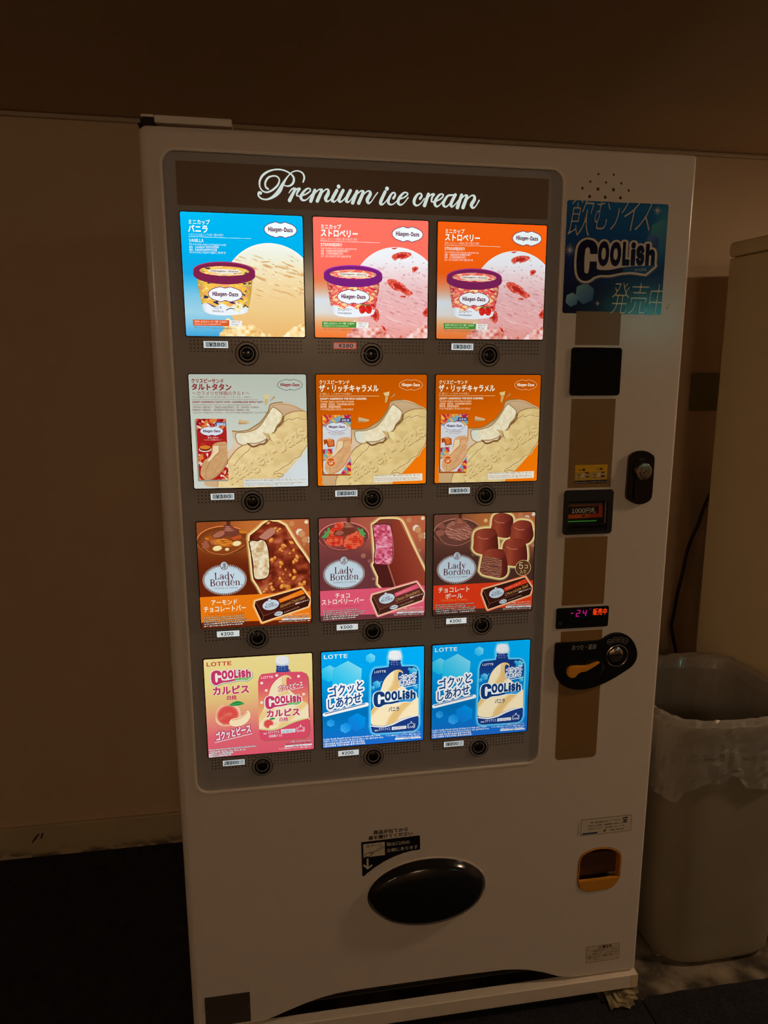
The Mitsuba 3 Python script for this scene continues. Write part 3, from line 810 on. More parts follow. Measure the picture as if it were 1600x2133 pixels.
def wafer(A, tr, tone=(0, 0, 0)):
    """the bitten oval wafer sandwich; tr maps card units to card units"""
    P = lambda pts: [tr(*p) for p in pts]
    sh = np.array(tone)

    def side(u, v):
        return stops(v, [(200, np.array((214, 186, 146)) + sh), (420, np.array((190, 160, 118)) + sh), (600, np.array((226, 204, 172)) + sh), (1000, np.array((206, 170, 122)) + sh)])
    sil = Polygon(spline(P([(310,492),(376,494),(453,484),(523,443),(576,407),(618,356),(650,300),(664,250),(699,234),(769,226),(847,236),(925,271),(1004,323),(1013,460),(1000,594),(972,662),(915,746),(843,831),(772,905),(700,961),(635,1013),(344,1017),(64,1000),(42,939),(35,875),(47,819),(158,758),(242,689),(309,620),(310,492)]), 4)).buffer(0)
    A.field(side, 8, sil)
    A.line(P([(312,487),(376,490),(453,479),(523,438),(572,404),(615,352),(648,297),(662,249),(706,230),(776,224)]), 9, (150, 118, 66), 4)
    A.line(P([(678,256),(769,242),(861,257),(940,292),(997,334)]), 4, (160, 130, 84), 4)
    front = Polygon(spline(P([(161,1013),(170,942),(205,865),(255,781),(308,708),(347,664),(396,630),(447,600),(487,637),(524,634),(561,618),(602,614),(632,593),(671,541),(703,501),(720,471),(756,445),(783,413),(792,357),(840,327),(911,311),(1004,330),(1017,488),(1000,598),(972,658),(915,743),(843,827),(772,898),(700,953),(628,1024),(161,1013)]), 3)).buffer(0)

    def cookie(u, v):
        n = nz(u, v, 60, 40, 4, 4)
        return mix(np.array((216, 190, 124)) + sh, np.array((236, 214, 152)) + sh, ss(.3, .7, n) * .7 + .3 * ss(900, 400, u))
    A.shape(affinity.translate(front, -5, -7), tuple(np.clip(np.array((160, 124, 72)) + sh, 0, 255)))
    A.field(cookie, 7, front)
    ice = Polygon(spline(P([(343,523),(359,508),(432,505),(523,478),(579,430),(629,361),(676,285),(702,277),(762,327),(767,360),(749,403),(713,445),(699,485),(657,521),(602,570),(530,597),(463,600),(410,615),(363,597),(345,555),(343,523)]), 4)).buffer(0)
    A.shape(ice.buffer(9), (168, 138, 92))
    A.field(lambda u, v: mix(mix((232, 222, 184), (244, 238, 208), ss(.35, .65, nz(u, v, 30, 22, 8, 4))), (214, 226, 214), ss(470, 330, u)), 5, ice)
    for pts in ([(447,605),(487,633),(522,629),(561,613),(600,609),(625,572)], [(703,489),(720,457),(749,430),(773,402),(782,360)]):
        p = spline(P(pts), 5)
        A.line(p, 15, (126, 90, 50)); A.line(p + [3, 3], 6, (92, 60, 32))
        for i in range(0, len(p), 2):
            A.shape(Point(p[i][0] + 4 * math.sin(i * 7.), p[i][1] + 7).buffer(5, quad_segs=2), (182, 146, 92))
    for pts in ([(307,811),(325,805),(339,779),(374,737),(392,727),(410,699),(445,678),(466,651),(470,633)], [(780,409),(805,397),(834,378),(862,389),(890,375),(919,370),(948,382),(998,386)], [(1007,619),(979,651),(964,672),(943,700),(933,729),(900,746),(864,760),(836,795),(804,816),(757,840),(728,864),(696,874),(678,896)]):
        p = spline(P(pts), 4)
        A.line(p + [4, 5], 5, (248, 232, 180)); A.line(p, 5, (150, 116, 62))
    A.line(P([(671,906),(714,889),(757,901),(764,919),(729,925),(707,911)]), 5, (158, 122, 66), 4)
    pts = P([(277,997),(1006,539)])
    for d, col in (((3.5, 4.5), (158, 122, 66)), ((-2.5, -3), (250, 236, 190)), ((0, 0), (226, 202, 138))):
        g = A.lettering('Häagen-Dazs', [(pts[0][0] + d[0], pts[0][1] + d[1]), (pts[1][0] + d[0], pts[1][1] + d[1])], 122, 850)
        A.shape(g, tuple(np.clip(np.array(col) + sh, 0, 255)))
    A.shape(Point(*P([(958,576)])[0]).buffer(16).difference(Point(*P([(958,576)])[0]).buffer(13)), (176, 142, 84))
    for pts, c in (([(599,163),(658,149),(651,188),(618,192)], (226, 204, 142)), ([(618,195),(648,194),(630,250),(615,250)], (206, 180, 116)), ([(658,216),(704,164),(710,184)], (184, 150, 94)), ([(374,378),(469,401),(473,413),(446,422),(370,424)], (214, 184, 138)), ([(371,406),(448,417),(446,423),(370,425)], (184, 150, 104)),
                   ([(583,501),(641,516),(650,558),(628,558)], (206, 180, 120)), ([(641,516),(703,513),(706,566),(689,589),(664,572)], (236, 220, 160))):
        A.poly(P(pts), c)
    A.line(P([(641,516),(648,558),(665,580)]), 4, (140, 104, 56))


def sandwich_card(kind):
    A = Art(CW, CH)
    tart = kind == 'tart'
    if tart:
        A.field(lambda u, v: mix(stops(v, [(0, (184, 196, 184)), (420, (202, 212, 200)), (700, (214, 220, 208)), (1000, (206, 214, 204))]), (216, 228, 234), ss(620, 950, u) * ss(600, 850, v)), 20)
        tr = lambda u, v: (u * .95 + 52, v * .95 + 30)
    else:
        A.field(lambda u, v: stops(v + .25 * u, [(0, (194, 88, 0)), (300, (204, 92, 0)), (560, (226, 104, 0)), (900, (246, 122, 4)), (1250, (250, 128, 10))]), 20)
        tr = lambda u, v: (u, v)
    wafer(A, tr, (4, 4, 8) if tart else (0, 0, 0))
    ink, ink2 = ('#8c2a2e', '#8a5248') if tart else ('#f6efdf', '#ffdcb0')
    A.text('クリスピーサンド', [(26,83),(299,83)] if not tart else [(19,71),(295,74)], 33, ink, 720)
    if tart:
        A.text('タルトタタン', [(18,130),(358,135)], 50, ink, 820)
        A.text('〜カラメリゼ林檎のタルト〜', [(22,177),(510,178)], 33, '#9a5048', 440)
        A.text('りんごの酸味とカラメルのほろ苦さを楽しむ「タルトタタン」の味わい', [(22,203),(520,205)], 16, '#8a5a50', 420, True)
        A.line([(21,217),(577,220)], 3, '#8a6a60')
        A.text('CRISPY SANDWICH TARTE TATIN ~CARAMELIZED APPLE TART~', [(22,245),(629,248)], 15, ink, 850)
        for s, a in (('Enjoy the distinctive tarte Tatin flavor of tart apple and bittersweet caramel', [(21,268),(518,272)]), ('反烤苹果塔～焦糖苹果挞～，苹果酸甜与焦糖苦甜的融合，享受「反烤苹果派」的经典风味', [(22,290),(585,293)]), ('翻轉蘋果塔～焦糖蘋果塔～，酸甜蘋果與微苦焦糖交織出的「翻轉蘋果塔」風味', [(20,313),(503,316)]), ('타르트 타탱 ～캐러멜라이즈드 사과 타르트～, 사과의 산미와 캐러멜의 쌉싸름함을 즐길 수 있는 타르트 타탱의 맛', [(21,337),(677,340)])):
            A.text(s, a, 15, '#8a5850', 500, True)
    else:
        A.text('ザ・リッチキャラメル', [(25,146),(558,147)], 54, ink, 850)
        A.text('甘く香ばしい、リッチなキャラメルの味わい', [(30,177),(315,178)], 17, ink2, 420, True)
        A.line([(27,189),(560,191)], 4, ink2)
        A.text('CRISPY SANDWICH THE RICH CARAMEL', [(31,223),(452,223)], 18, ink, 850)
        for s, a in (('The sweet, fragrant, and rich flavor of caramel', [(34,246),(334,247)]), ('浓厚焦糖　香甜浓厚、丰富浓郁焦糖的经典风味', [(34,270),(337,271)]), ('濃郁焦糖　香甜濃郁焦糖風味', [(33,292),(219,293)]), ('더 리치 캐러멜 달콤하고 향기로운 리치한 캐러멜 맛', [(33,315),(326,317)])):
            A.text(s, a, 17, ink2, 560, True)
    bc = ([(859,91)] if tart else [(852,92)])[0]
    badge(A, bc[0], bc[1], 106, 46, None, ink, '#5c5a58' if tart else '#f0c0a0', 4)

    # the pack
    c = [(46,382),(299,384),(300,924),(48,921)] if tart else [(51,357),(305,358),(303,896),(50,892)]
    c = np.array(c, float)
    box = lambda a, b: tuple(c[0] * (1 - a) * (1 - b) + c[1] * a * (1 - b) + c[2] * a * b + c[3] * (1 - a) * b)
    pk = Polygon([box(0, 0), box(1, 0), box(1, 1), box(0, 1)])
    A.shape(affinity.translate(pk, -9, 10).buffer(3), (150, 150, 138) if tart else (176, 76, 0))
    A.shape(pk, (176, 34, 32) if tart else (216, 222, 228))
    cu, cv = c[0]

    def swirl(u, v):
        n, m = nz(u + .5 * v, v - .7 * u, 50, 24, 41, 2), nz(u - v, v + u, 46, 30, 47, 2)
        if tart:
            k = np.broadcast_to(np.array([186., 40, 34]), (len(u), 3))
            k = mix(k, (240, 232, 220), ss(.55, .57, n)); k = mix(k, (222, 130, 60), ss(.60, .62, m)); return mix(k, (140, 20, 24), ss(.34, .32, m))
        k = np.broadcast_to(np.array([236., 120, 44]), (len(u), 3))
        k = mix(k, (188, 30, 84), ss(.52, .54, n)); k = mix(k, (120, 176, 196), ss(.55, .57, m)); return mix(k, (244, 190, 70), ss(.40, .38, n))
    A.field(swirl, 5, Polygon([box(0, .0), box(1, .0), box(1, .20), box(.5, .17), box(0, .20)]))
    A.field(swirl, 5, Polygon([box(0, .58), box(.35, .56), box(.30, .72), box(0, .78)]))
    A.field(swirl, 5, Polygon([box(0, .95), box(.1, 1), box(0, 1)]).union(Polygon([box(.62, 1), box(1, .72), box(1, 1)])))
    A.poly([box(.63, .055), box(1, .055), box(1, .115), box(.63, .115)], (60, 96, 160) if tart else (58, 66, 120))
    if tart:
        A.text('期間限定', [box(.68, .108), box(.98, .108)], 20, '#dfe6ea', 700)
    else:
        A.text('NEW', [box(.68, .103), box(.95, .103)], 17, '#eef0ee', 700, track=.1)
    bu, bv = box(.5, .20)
    badge(A, bu, bv, 94, 38, '#dfe8f4', '#4a2a48', '#5a5a78', 3)
    if tart:
        A.text('タルトタタン', [box(.35, .32), box(.72, .32)], 17, '#f2e4d8', 600, True); A.text('〜カラメリゼ林檎のタルト〜', [box(.22, .352), box(.84, .352)], 12, '#ecd0c4', 500, True)
        pu, pv = box(.25, .47)
        A.shape(oval(pu, pv + 14, 54, 24), '#e6e0d4'); A.shape(oval(pu, pv + 6, 48, 22), (120, 44, 20)); A.shape(oval(pu, pv - 4, 46, 17), (214, 132, 44))
        A.line([(pu - 34, pv - 24), (pu - 20, pv - 36), (pu + 4, pv - 32)], 4, (226, 90, 70), 3)
    else:
        A.text('ザ・リッチキャラメル', [box(.20, .315), box(.78, .315)], 17, '#8a4a3c', 600, True); A.text('THE RICH CARAMEL', [box(.28, .338), box(.72, .338)], 8, '#7a7070', 500, True)
        pu, pv = box(.22, .46)
        A.poly([(pu - 50, pv - 24), (pu + 10, pv - 36), (pu + 46, pv - 20), (pu + 50, pv + 36), (pu - 10, pv + 44), (pu - 22, pv + 8), (pu - 44, pv + 22)], (176, 74, 22)); A.poly([(pu - 16, pv - 22), (pu + 34, pv - 18), (pu + 40, pv + 26), (pu - 2, pv + 34)], (222, 120, 52)); A.poly([(pu - 30, pv - 26), (pu + 8, pv - 34), (pu + 30, pv - 22), (pu - 10, pv - 16)], (236, 160, 90))
    # the little wafer printed on the pack
    q = Polygon(spline([box(.12, .97), box(.05, .9), box(.10, .78), box(.22, .67), box(.40, .62), box(.47, .52), box(.50, .44), box(.60, .395), box(.80, .375), box(1., .40), box(1, .66), box(.90, .78), box(.70, .90), box(.45, .985), box(.22, 1.0), box(.12, .97)], 4)).buffer(0).intersection(pk)
    A.field(lambda u, v: mix((214, 158, 106), (232, 190, 140), nz(u, v, 30, 30, 3)) if not tart else mix((196, 150, 100), (216, 176, 128), nz(u, v, 30, 30, 3)), 8, q)
    A.shape(Polygon([box(.36, .64), box(.50, .56), box(.53, .44), box(.72, .44), box(.70, .54), box(.55, .60), box(.42, .68), box(.30, .70)]), (238, 218, 176))
    A.line([box(.24, .97), box(.24, .86), box(.36, .72), box(.55, .62), box(.72, .54), box(.74, .44), box(.98, .42)], 3, (150, 100, 58), 3)
    A.line([box(.32, .985), box(.55, .94), box(.80, .82), box(.92, .72), box(1, .66)], 3, (150, 100, 58), 3)
    for d, col in (((1.5, 2), (150, 104, 60)), ((0, 0), (222, 176, 124))):
        a, b = box(.42, .93), box(1.02, .52)
        A.shape(A.lettering('Häagen-Da', [(a[0] + d[0], a[1] + d[1]), (b[0] - 6 + d[0], b[1] + 6 + d[1])], 36, 650), col)
    if not tart:
        u0, v0 = box(.28, .795)
        A.shape(Point(u0, v0).buffer(40), (214, 90, 20)); A.shape(Point(u0, v0).buffer(40).difference(Point(u0, v0).buffer(36)), (250, 200, 140))
        A.text('キャラメル感', [(u0 - 32, v0 - 2), (u0 + 32, v0 - 2)], 13, '#fbe6c4', 650, True); A.text('UP', [(u0 - 19, v0 + 22), (u0 + 19, v0 + 22)], 20, '#fbe6c4', 850)
    if tart:
        A.poly([(433,925),(988,922),(991,990),(433,991)], '#dfe6e4')
        R = ([(442,942),(980,942)], [(441,966),(949,968)], [(440,983),(877,983)])
    else:
        A.poly([(513,914),(965,903),(966,970),(511,978)], '#f0ead8')
        R = ([(520,924),(938,924)], [(520,947),(916,948)], [(520,964),(956,962)])
    A.text('原材料に含まれるアレルギー物質（28品目中）乳成分、卵、小麦、大豆' + ('、りんご、アーモンド' if tart else ''), R[0], 14, '#5a4a40', 420, True)
    A.text('Allergens in the 28 specified items : milk, egg, wheat, soy beans' + (', apples, almonds' if tart else ''), R[1], 11, '#5a4a40', 420, True)
    A.text('All images used are for illustrative purposes only. ※写真、イラストはイメージです。', R[2], 12, '#5a4a40', 420, True)
    return A


# a high-contrast roman for the oval badge: thick stems, hair serifs (1000 units to the em, y up)
def _ser(x, y, w=210):
    return sbox(x - w / 2, y - (34 if y > 1 else 0), x + w / 2, y + (0 if y > 1 else 34))


def _stem(x, y0, y1, top=True, bot=True, w=112):
    g = [sbox(x - w / 2, y0, x + w / 2, y1)]
    if bot:
        g.append(_ser(x, y0))
    if top:
        g.append(sbox(x - 112, y1 - 34, x + w / 2, y1))
    return unary_union(g)


def _ring(cx, cy, rx, ry):
    return oval(cx, cy, rx, ry).difference(oval(cx, cy, rx - 104, ry - 30))


SERIF = {
    'L': (unary_union([_stem(170, 0, 730, False), _ser(170, 730, 270), sbox(60, 0, 560, 40), Polygon([(560, 0), (560, 220), (530, 220), (440, 30)])]), 600),
    'a': (unary_union([sbox(330, 40, 440, 400), Polygon(spline([(330, 90), (370, 10), (450, -6), (520, 40), (505, 60), (450, 40), (440, 110)], 4)), LineString(spline([(90, 380), (130, 470), (240, 500), (350, 470), (385, 390)], 5)).buffer(24), Point(105, 375).buffer(52), oval(200, 140, 150, 150).difference(oval(225, 140, 82, 108)).intersection(sbox(0, -50, 390, 320)), LineString([(200, 285), (385, 320)]).buffer(20)]), 530),
    'd': (unary_union([_ring(250, 240, 220, 255).intersection(sbox(0, -50, 420, 520)), _stem(430, 0, 760, True, False), sbox(430, 0, 560, 34)]), 580),
    'y': (unary_union([Polygon([(40, 490), (165, 490), (335, 130), (275, 0)]), LineString([(460, 490), (270, -40), (215, -170), (130, -215)]).buffer(24), Point(120, -190).buffer(52), _ser(110, 500, 220), _ser(450, 500, 170)]), 540),
    'B': (unary_union([_stem(150, 0, 730, False), _ser(150, 730, 250), oval(330, 550, 200, 180).difference(oval(310, 550, 105, 146)).intersection(sbox(200, 300, 700, 800)), oval(350, 195, 235, 198).difference(oval(325, 195, 130, 162)).intersection(sbox(200, -50, 700, 420)), sbox(150, 696, 330, 730), sbox(150, 362, 350, 394), sbox(150, 0, 350, 34)]), 640),
    'o': (_ring(265, 245, 245, 260), 540),
    'r': (unary_union([_stem(160, 0, 490), Polygon(spline([(200, 330), (260, 450), (340, 500), (400, 480), (350, 440), (270, 400), (200, 330)], 4)).buffer(6), Point(370, 430).buffer(58)]), 440),
    'e': (unary_union([_ring(255, 245, 235, 258).difference(Polygon([(260, 235), (520, 232), (520, 120), (420, 90), (260, 150)])), sbox(90, 236, 470, 268)]), 510),
    'n': (unary_union([_stem(155, 0, 490), _stem(450, 0, 330, False), oval(315, 330, 192, 172).difference(oval(290, 330, 108, 128)).intersection(sbox(200, 330, 600, 600))]), 610),
}


def serif(s, pts, h, A):
    x, out = 0, []
    for c in s:
        g, adv = SERIF[c]
        out.append(affinity.translate(g, x, 0))
        x += adv
    (u0, v0), (u1, v1) = pts
    L = math.hypot(u1 - u0, v1 - v0)
    k = L / x
    c, d, e = (u1 - u0) / L, (v1 - v0) / L, h / 730
    return affinity.affine_transform(shapely.GeometryCollection(out), [c * k, d * e, d * k, -c * e, u0, v0])


def parlour_badge(A, cx, cy, rx, ry, rot=0.0, small=False):
    """the oval dairy badge with a bead edge and a monogram on top"""
    R = lambda g: affinity.rotate(g, rot, origin=(cx, cy))
    if not small:
        n = 64
        A.shape(oval(cx, cy, rx * 1.10, ry * 1.13), (84, 40, 34))
        A.shape(shapely.GeometryCollection([Point(cx + rx * 1.075 * math.cos(a), cy + ry * 1.095 * math.sin(a)).buffer(5.2).difference(Point(cx + rx * 1.075 * math.cos(a), cy + ry * 1.095 * math.sin(a)).buffer(2.6)) for a in np.arange(n) / n * 2 * np.pi]), '#d8d4d0')
        A.shape(oval(cx, cy, rx * 1.035, ry * 1.04), '#e6e8ea')
        A.shape(oval(cx, cy, rx * 1.02, ry * 1.025), '#6a4038')
    else:
        A.shape(R(oval(cx, cy, rx * 1.07, ry * 1.09)), '#5c2a28')
    A.shape(R(oval(cx, cy, rx, ry)), '#c9e0ee')
    t = (cx, cy - ry * 1.02)
    A.shape(R(oval(t[0], t[1], rx * .20, ry * .31)), '#6a4a48'); A.shape(R(oval(t[0], t[1], rx * .175, ry * .275)), '#c9dbe6')
    ink = '#5a2f34'
    place = lambda dx0, dx1, dy: tuple(R(Point(cx + rx * d, cy + ry * dy)).coords[0] for d in (dx0, dx1))
    A.shape(serif('Lady', place(-.52, .50, -.04), ry * .50, A), ink)
    A.shape(serif('Borden', place(-.75, .78, .44), ry * .50, A), ink)
    A.shape(Point(place(.84, .84, .42)[0]).buffer(rx * .025), ink)
    A.text('PREMIUM ICE CREAM', list(place(-.58, .62, .66)), ry * .10, ink, 500, True, track=.06)
    if not small:
        A.line([(t[0] - 6, t[1] - 26), (t[0] - 10, t[1] + 8), (t[0] - 22, t[1] + 22), (t[0] - 4, t[1] + 20)], 5, '#5a4a50', 4)
        A.line([(t[0] + 4, t[1] - 24), (t[0] + 2, t[1] + 26), (t[0] + 18, t[1] + 16), (t[0] + 4, t[1] + 2), (t[0] + 18, t[1] - 12), (t[0] + 4, t[1] - 24)], 5, '#5a4a50', 4)
        for s, a0, a1 in (('FIT FOR A', -158, -106), ('GOLDEN SPOON', -76, -24)):
            for i, ch in enumerate(s):
                a = math.radians(a0 + (a1 - a0) * (i + .5) / len(s))
                if ch != ' ':
                    p = (cx + rx * .90 * math.cos(a), cy + ry * .90 * math.sin(a))
                    d = (-math.sin(a) * rx, math.cos(a) * ry)
                    L = math.hypot(*d)
                    A.text(ch, [(p[0] - d[0] / L * 4, p[1] - d[1] / L * 4), (p[0] + d[0] / L * 4, p[1] + d[1] / L * 4)], 10, '#7a6a6c', 500, True)


def bar_card(kind):
    A = Art(CW, CH)
    band = {'almond': (240, 126, 20), 'berry': (232, 92, 122), 'ball': (232, 62, 28)}[kind]
    base = {'almond': ((150, 76, 32), (104, 36, 12)), 'berry': ((150, 76, 70), (112, 58, 62)), 'ball': ((124, 76, 62), (78, 48, 40))}[kind]

    def bg(u, v):
        c = mix(base[0], base[1], ss(80, 520, v))
        c = mix(c, (214, 126, 58) if kind != 'berry' else (196, 104, 74), ss(520, 150, np.hypot(u - 640, (v - 40) * 1.3)) * .75)
        c = mix(c, (200, 110, 70), ss(640, 900, u) * ss(560, 200, v) * .75)
        return c
    A.field(bg, 14)
    # soft round lights
    rg = np.random.default_rng({'almond': 1, 'berry': 2, 'ball': 3}[kind])
    spots = [(975, 28, 20, (236, 232, 190), 1), (842, 40, 28, (206, 160, 104), 0), (912, 122, 36, (240, 240, 216), 1), (932, 140, 34, (216, 180, 124), 0), (990, 196, 30, (226, 232, 220), 1), (960, 196, 34, (212, 170, 116), 0), (950, 240, 12, (206, 160, 110), 0)]
    if kind == 'berry':
        spots += [(410, 370, 26, (196, 140, 104), 0), (470, 425, 22, (170, 112, 96), 0), (505, 600, 16, (200, 140, 130), 0), (490, 300, 14, (196, 130, 100), 0), (940, 340, 22, (206, 150, 100), 0)]
    if kind == 'ball':
        spots = [(505, 70, 22, (240, 200, 130), 1), (570, 20, 24, (220, 170, 110), 0), (982, 22, 22, (236, 236, 220), 1), (915, 60, 34, (214, 220, 200), 1), (850, 30, 30, (206, 150, 100), 0), (390, 400, 22, (170, 120, 90), 0), (985, 330, 22, (200, 160, 120), 0)]
    for u, v, r, c, hard in spots:
        q = Point(u, v).buffer(r)
        A.field(lambda uu, vv, u=u, v=v, r=r, c=c, hard=hard: mix(bg(uu, vv), c, (.95 if hard else .62) * ss(r * 1.0, r * .8, np.hypot(uu - u, vv - v))), 6, q)

    # the plate in the upper left corner
    pl = [(229,173)][0]
    A.shape(oval(pl[0], pl[1] + 12, 238, 142), tuple(int(x * .82) for x in base[0]))
    A.shape(oval(pl[0], pl[1] + 4, 236, 138).difference(oval(pl[0], pl[1] + 8, 230, 134)), tuple(min(255, int(x * 1.5 + 30)) for x in base[0]))
    A.shape(oval(pl[0] - 6, pl[1] + 14, 196, 108), tuple(int(x * .92) for x in base[0]))
    A.line([(43,195),(95,272),(219,306),(319,281),(413,224)], 5, tuple(min(255, int(x * 1.4 + 24)) for x in base[0]), 5)
    if kind == 'almond':
        for pts, c in (([(37,245),(58,174),(83,166),(104,220),(96,243)], (164, 92, 70)), ([(110,183),(121,154),(163,155),(160,215),(126,206)], (180, 104, 78)), ([(415,180),(435,113),(459,137),(454,174)], (150, 84, 62)), ([(296,153),(381,126),(394,157),(323,176)], (196, 84, 40))):
            A.poly(pts, c)
        for pts in ([(140,199),(163,163),(233,157),(302,183),(321,221),(265,234),(195,223)], [(66,152),(81,132),(136,132),(163,155),(106,176)], [(355,88),(383,76),(425,87),(433,110),(396,121)]):
            q = Polygon(spline(list(pts) + [pts[0]], 5)).buffer(0)
            A.field(lambda u, v: mix((150, 70, 16), (226, 138, 46), ss(.35, .65, nz(u + v, v * 4, 40, 26, 6, 2))), 5, q)
        for c, r in (([(174,246)][0], (44, 26)), ([(347,208)][0], (42, 26)), ([(259,259)][0], (20, 15))):
            A.shape(oval(c[0], c[1], *r, -8), (206, 150, 70)); A.shape(oval(c[0] - 1, c[1] - 1, r[0] * .86, r[1] * .84, -8), (250, 232, 176))
        A.poly([(123,124),(166,96),(229,77),(238,40),(287,27),(328,58),(369,89),(360,126),(310,146),(262,137),(212,157),(149,151)], (120, 62, 46), 4)
        A.poly([(137,125),(180,97),(229,84),(242,114),(199,142),(150,144)], (176, 108, 84), 4)
    elif kind == 'berry':
        for s, (q, rot) in enumerate((([(67,212),(93,127),(118,96),(166,87),(214,131),(220,203),(213,261),(164,269),(101,260),(60,226)], 0), ([(223,254),(241,197),(298,141),(347,129),(389,159),(417,210),(395,268),(324,301),(247,291)], 0), ([(139,86),(160,51),(215,45),(236,75),(201,116),(145,114)], 0))):
            g = Polygon(spline(list(q) + [q[0]], 5)).buffer(0)
            A.field(lambda u, v: mix((208, 46, 30), (240, 104, 70), ss(.4, .7, nz(u, v, 26, 26, 3, 3))), 6, g)
            x0, y0, x1, y1 = g.bounds
            A.shape(shapely.GeometryCollection([p for i in range(10) for j in range(8) for p in [oval(x0 + (i + .5 * (j % 2)) * 18, y0 + 10 + j * 18, 2, 3)] if g.contains(p)]), (246, 190, 120))
        for q in ([(19,181),(55,147),(48,118),(76,126),(83,87),(100,91),(93,141),(85,177),(54,186)], [(354,93),(382,115),(410,106),(410,138),(437,161),(417,174),(434,193),(410,188),(382,159)]):
            A.poly(q, (92, 168, 92))
        A.poly([(131,153),(152,122),(215,110),(236,67),(278,62),(312,92),(344,128),(298,156),(249,165),(193,173),(144,164)], (118, 58, 44), 4)
        A.poly([(145,150),(173,123),(214,124),(228,146),(186,166)], (170, 100, 80), 4)
    else:
        g = Polygon(spline([(105,167),(115,119),(155,76),(224,61),(293,70),(335,113),(375,163),(372,205),(324,245),(241,259),(172,239),(123,203),(105,167)], 5)).buffer(0)
        A.field(lambda u, v: mix((150, 88, 74), (206, 148, 126), ss(-.2, 1., np.sin((v - .3 * u) / 4.2 + 8 * nz(u, v, 50, 26, 6, 3)) * (.5 + nz(u, v, 16, 10, 4, 2)))), 5, g)
        A.poly([(149,121),(211,95),(210,50),(237,27),(279,42),(293,84),(322,113),(253,131),(184,142)], (150, 86, 72), 4)
        A.poly([(29,123),(80,67),(108,112),(101,140)], (150, 88, 74)); A.poly([(9,160),(74,142),(108,161),(88,201),(34,210)], (160, 96, 82))
    px, py = ([(280,34)] if kind == 'almond' else [(275,37)] if kind == 'berry' else [(252,34)])[0]
    A.shape(Polygon([(px - 16, -5), (px + 16, -5), (px + 11, py), (px + 18, py + 40), (px - 20, py + 40), (px - 11, py)]).buffer(3), (92, 46, 36))
    for k in range(3):
        A.shape(oval(px - 4 + 3 * k, py + 18 + 16 * k, 30 + 12 * k, 11), (134 + 8 * k, 74 + 6 * k, 60 + 4 * k)); A.shape(oval(px - 8 + 3 * k, py + 14 + 16 * k, 20 + 8 * k, 5), (190, 122, 98))

    # the bar, with its warm glow
    if kind == 'almond':
        bar = Polygon([(461,159),(466,137),(539,80),(583,37),(641,0),(676,14),(718,17),(782,55),(809,104),(871,219),(948,336),(1012,446),(1027,773),(567,718),(520,615),(483,552),(475,483),(462,234)])
    elif kind == 'berry':
        bar = Polygon(spline([(502,73),(545,42),(580,23),(708,26),(757,42),(786,79),(851,227),(925,391),(1007,566),(1030,725),(593,703),(550,582),(499,462),(518,433),(514,287),(505,141),(502,73)], 2)).buffer(0)
    else:
        BALLS = [[(563,121),(574,38),(619,4),(689,3),(761,33),(780,86),(765,155),(760,226),(718,249),(647,239),(583,212),(557,162)], [(759,197),(764,127),(819,84),(890,79),(955,102),(979,170),(988,241),(949,303),(870,321),(806,312),(754,261)],
                 [(388,296),(393,198),(434,158),(511,147),(581,156),(618,199),(634,305),(633,362),(595,403),(518,410),(426,389),(386,345)], [(676,363),(685,307),(719,266),(789,255),(876,272),(913,316),(932,416),(927,488),(864,532),(770,531),(712,507),(682,435)],
                 [(455,567),(470,468),(489,391),(545,358),(622,353),(687,371),(717,436),(738,537),(730,615),(674,649),(573,630),(488,604)]]
        bar = unary_union([Polygon(spline(list(b) + [b[0]], 5)).buffer(0) for b in BALLS])
    glow = bar.buffer(30)
    A.field(lambda u, v: mix(bg(u, v), (248, 232, 160), ss(34, 8, shapely.distance(shapely.points(u, v), bar))), 6, bar.buffer(34))
    if kind == 'almond':
        def choc(u, v):
            n = nz(u, v, 60, 50, 13, 4)
            c = stops(n, [(.25, (92, 28, 16)), (.45, (132, 48, 26)), (.6, (164, 72, 42)), (.75, (190, 104, 74))])
            return mix(c, (66, 18, 16), np.maximum(ss(720, 860, v) * ss(760, 560, u), ss(560, 430, u) * ss(240, 150, v)) * .8)
        A.field(choc, 6, bar)
        A.poly([(543,155),(631,83),(681,74),(694,108),(657,151),(606,179),(578,175)], (190, 128, 110), 3)
        cream = Polygon(spline([(460,196),(485,186),(535,193),(564,181),(599,201),(621,270),(629,384),(626,475),(606,535),(551,552),(501,545),(488,499),(485,393),(471,287),(460,196)], 4)).buffer(0)
        A.shape(cream.buffer(9), (58, 20, 18))
        A.field(lambda u, v: stops(nz(u, v, 24, 24, 17, 4), [(.28, (196, 164, 112)), (.45, (226, 204, 160)), (.6, (240, 228, 196)), (.75, (248, 242, 222))]), 5, cream)
        for k in range(44):
            u, v = rg.uniform(620, 985), rg.uniform(60, 660)
            if bar.buffer(-25).contains(Point(u, v)) and not cream.buffer(20).contains(Point(u, v)):
                r = rg.uniform(9, 25)
                q = affinity.rotate(Polygon([(u + r * (.5 + .35 * rg.random()) * math.cos(a), v + r * (.8 + .5 * rg.random()) * math.sin(a)) for a in np.arange(8) * math.pi / 4]).buffer(2), rg.uniform(-60, 60), origin=(u, v))
                A.shape(q.buffer(2), (110, 44, 20)); A.shape(q, (214, 124, 44)); A.shape(affinity.translate(affinity.scale(q, .6, .6), -3, -3), (240, 168, 84))
        for c in [(636,598),(591,648),(656,656),(572,672),(731,83),(692,74),(633,24)]:
            q = oval(c[0], c[1], 20, 12, -25); A.shape(q, (200, 120, 54)); A.shape(affinity.scale(q, .6, .5), (234, 168, 96))
    elif kind == 'berry':
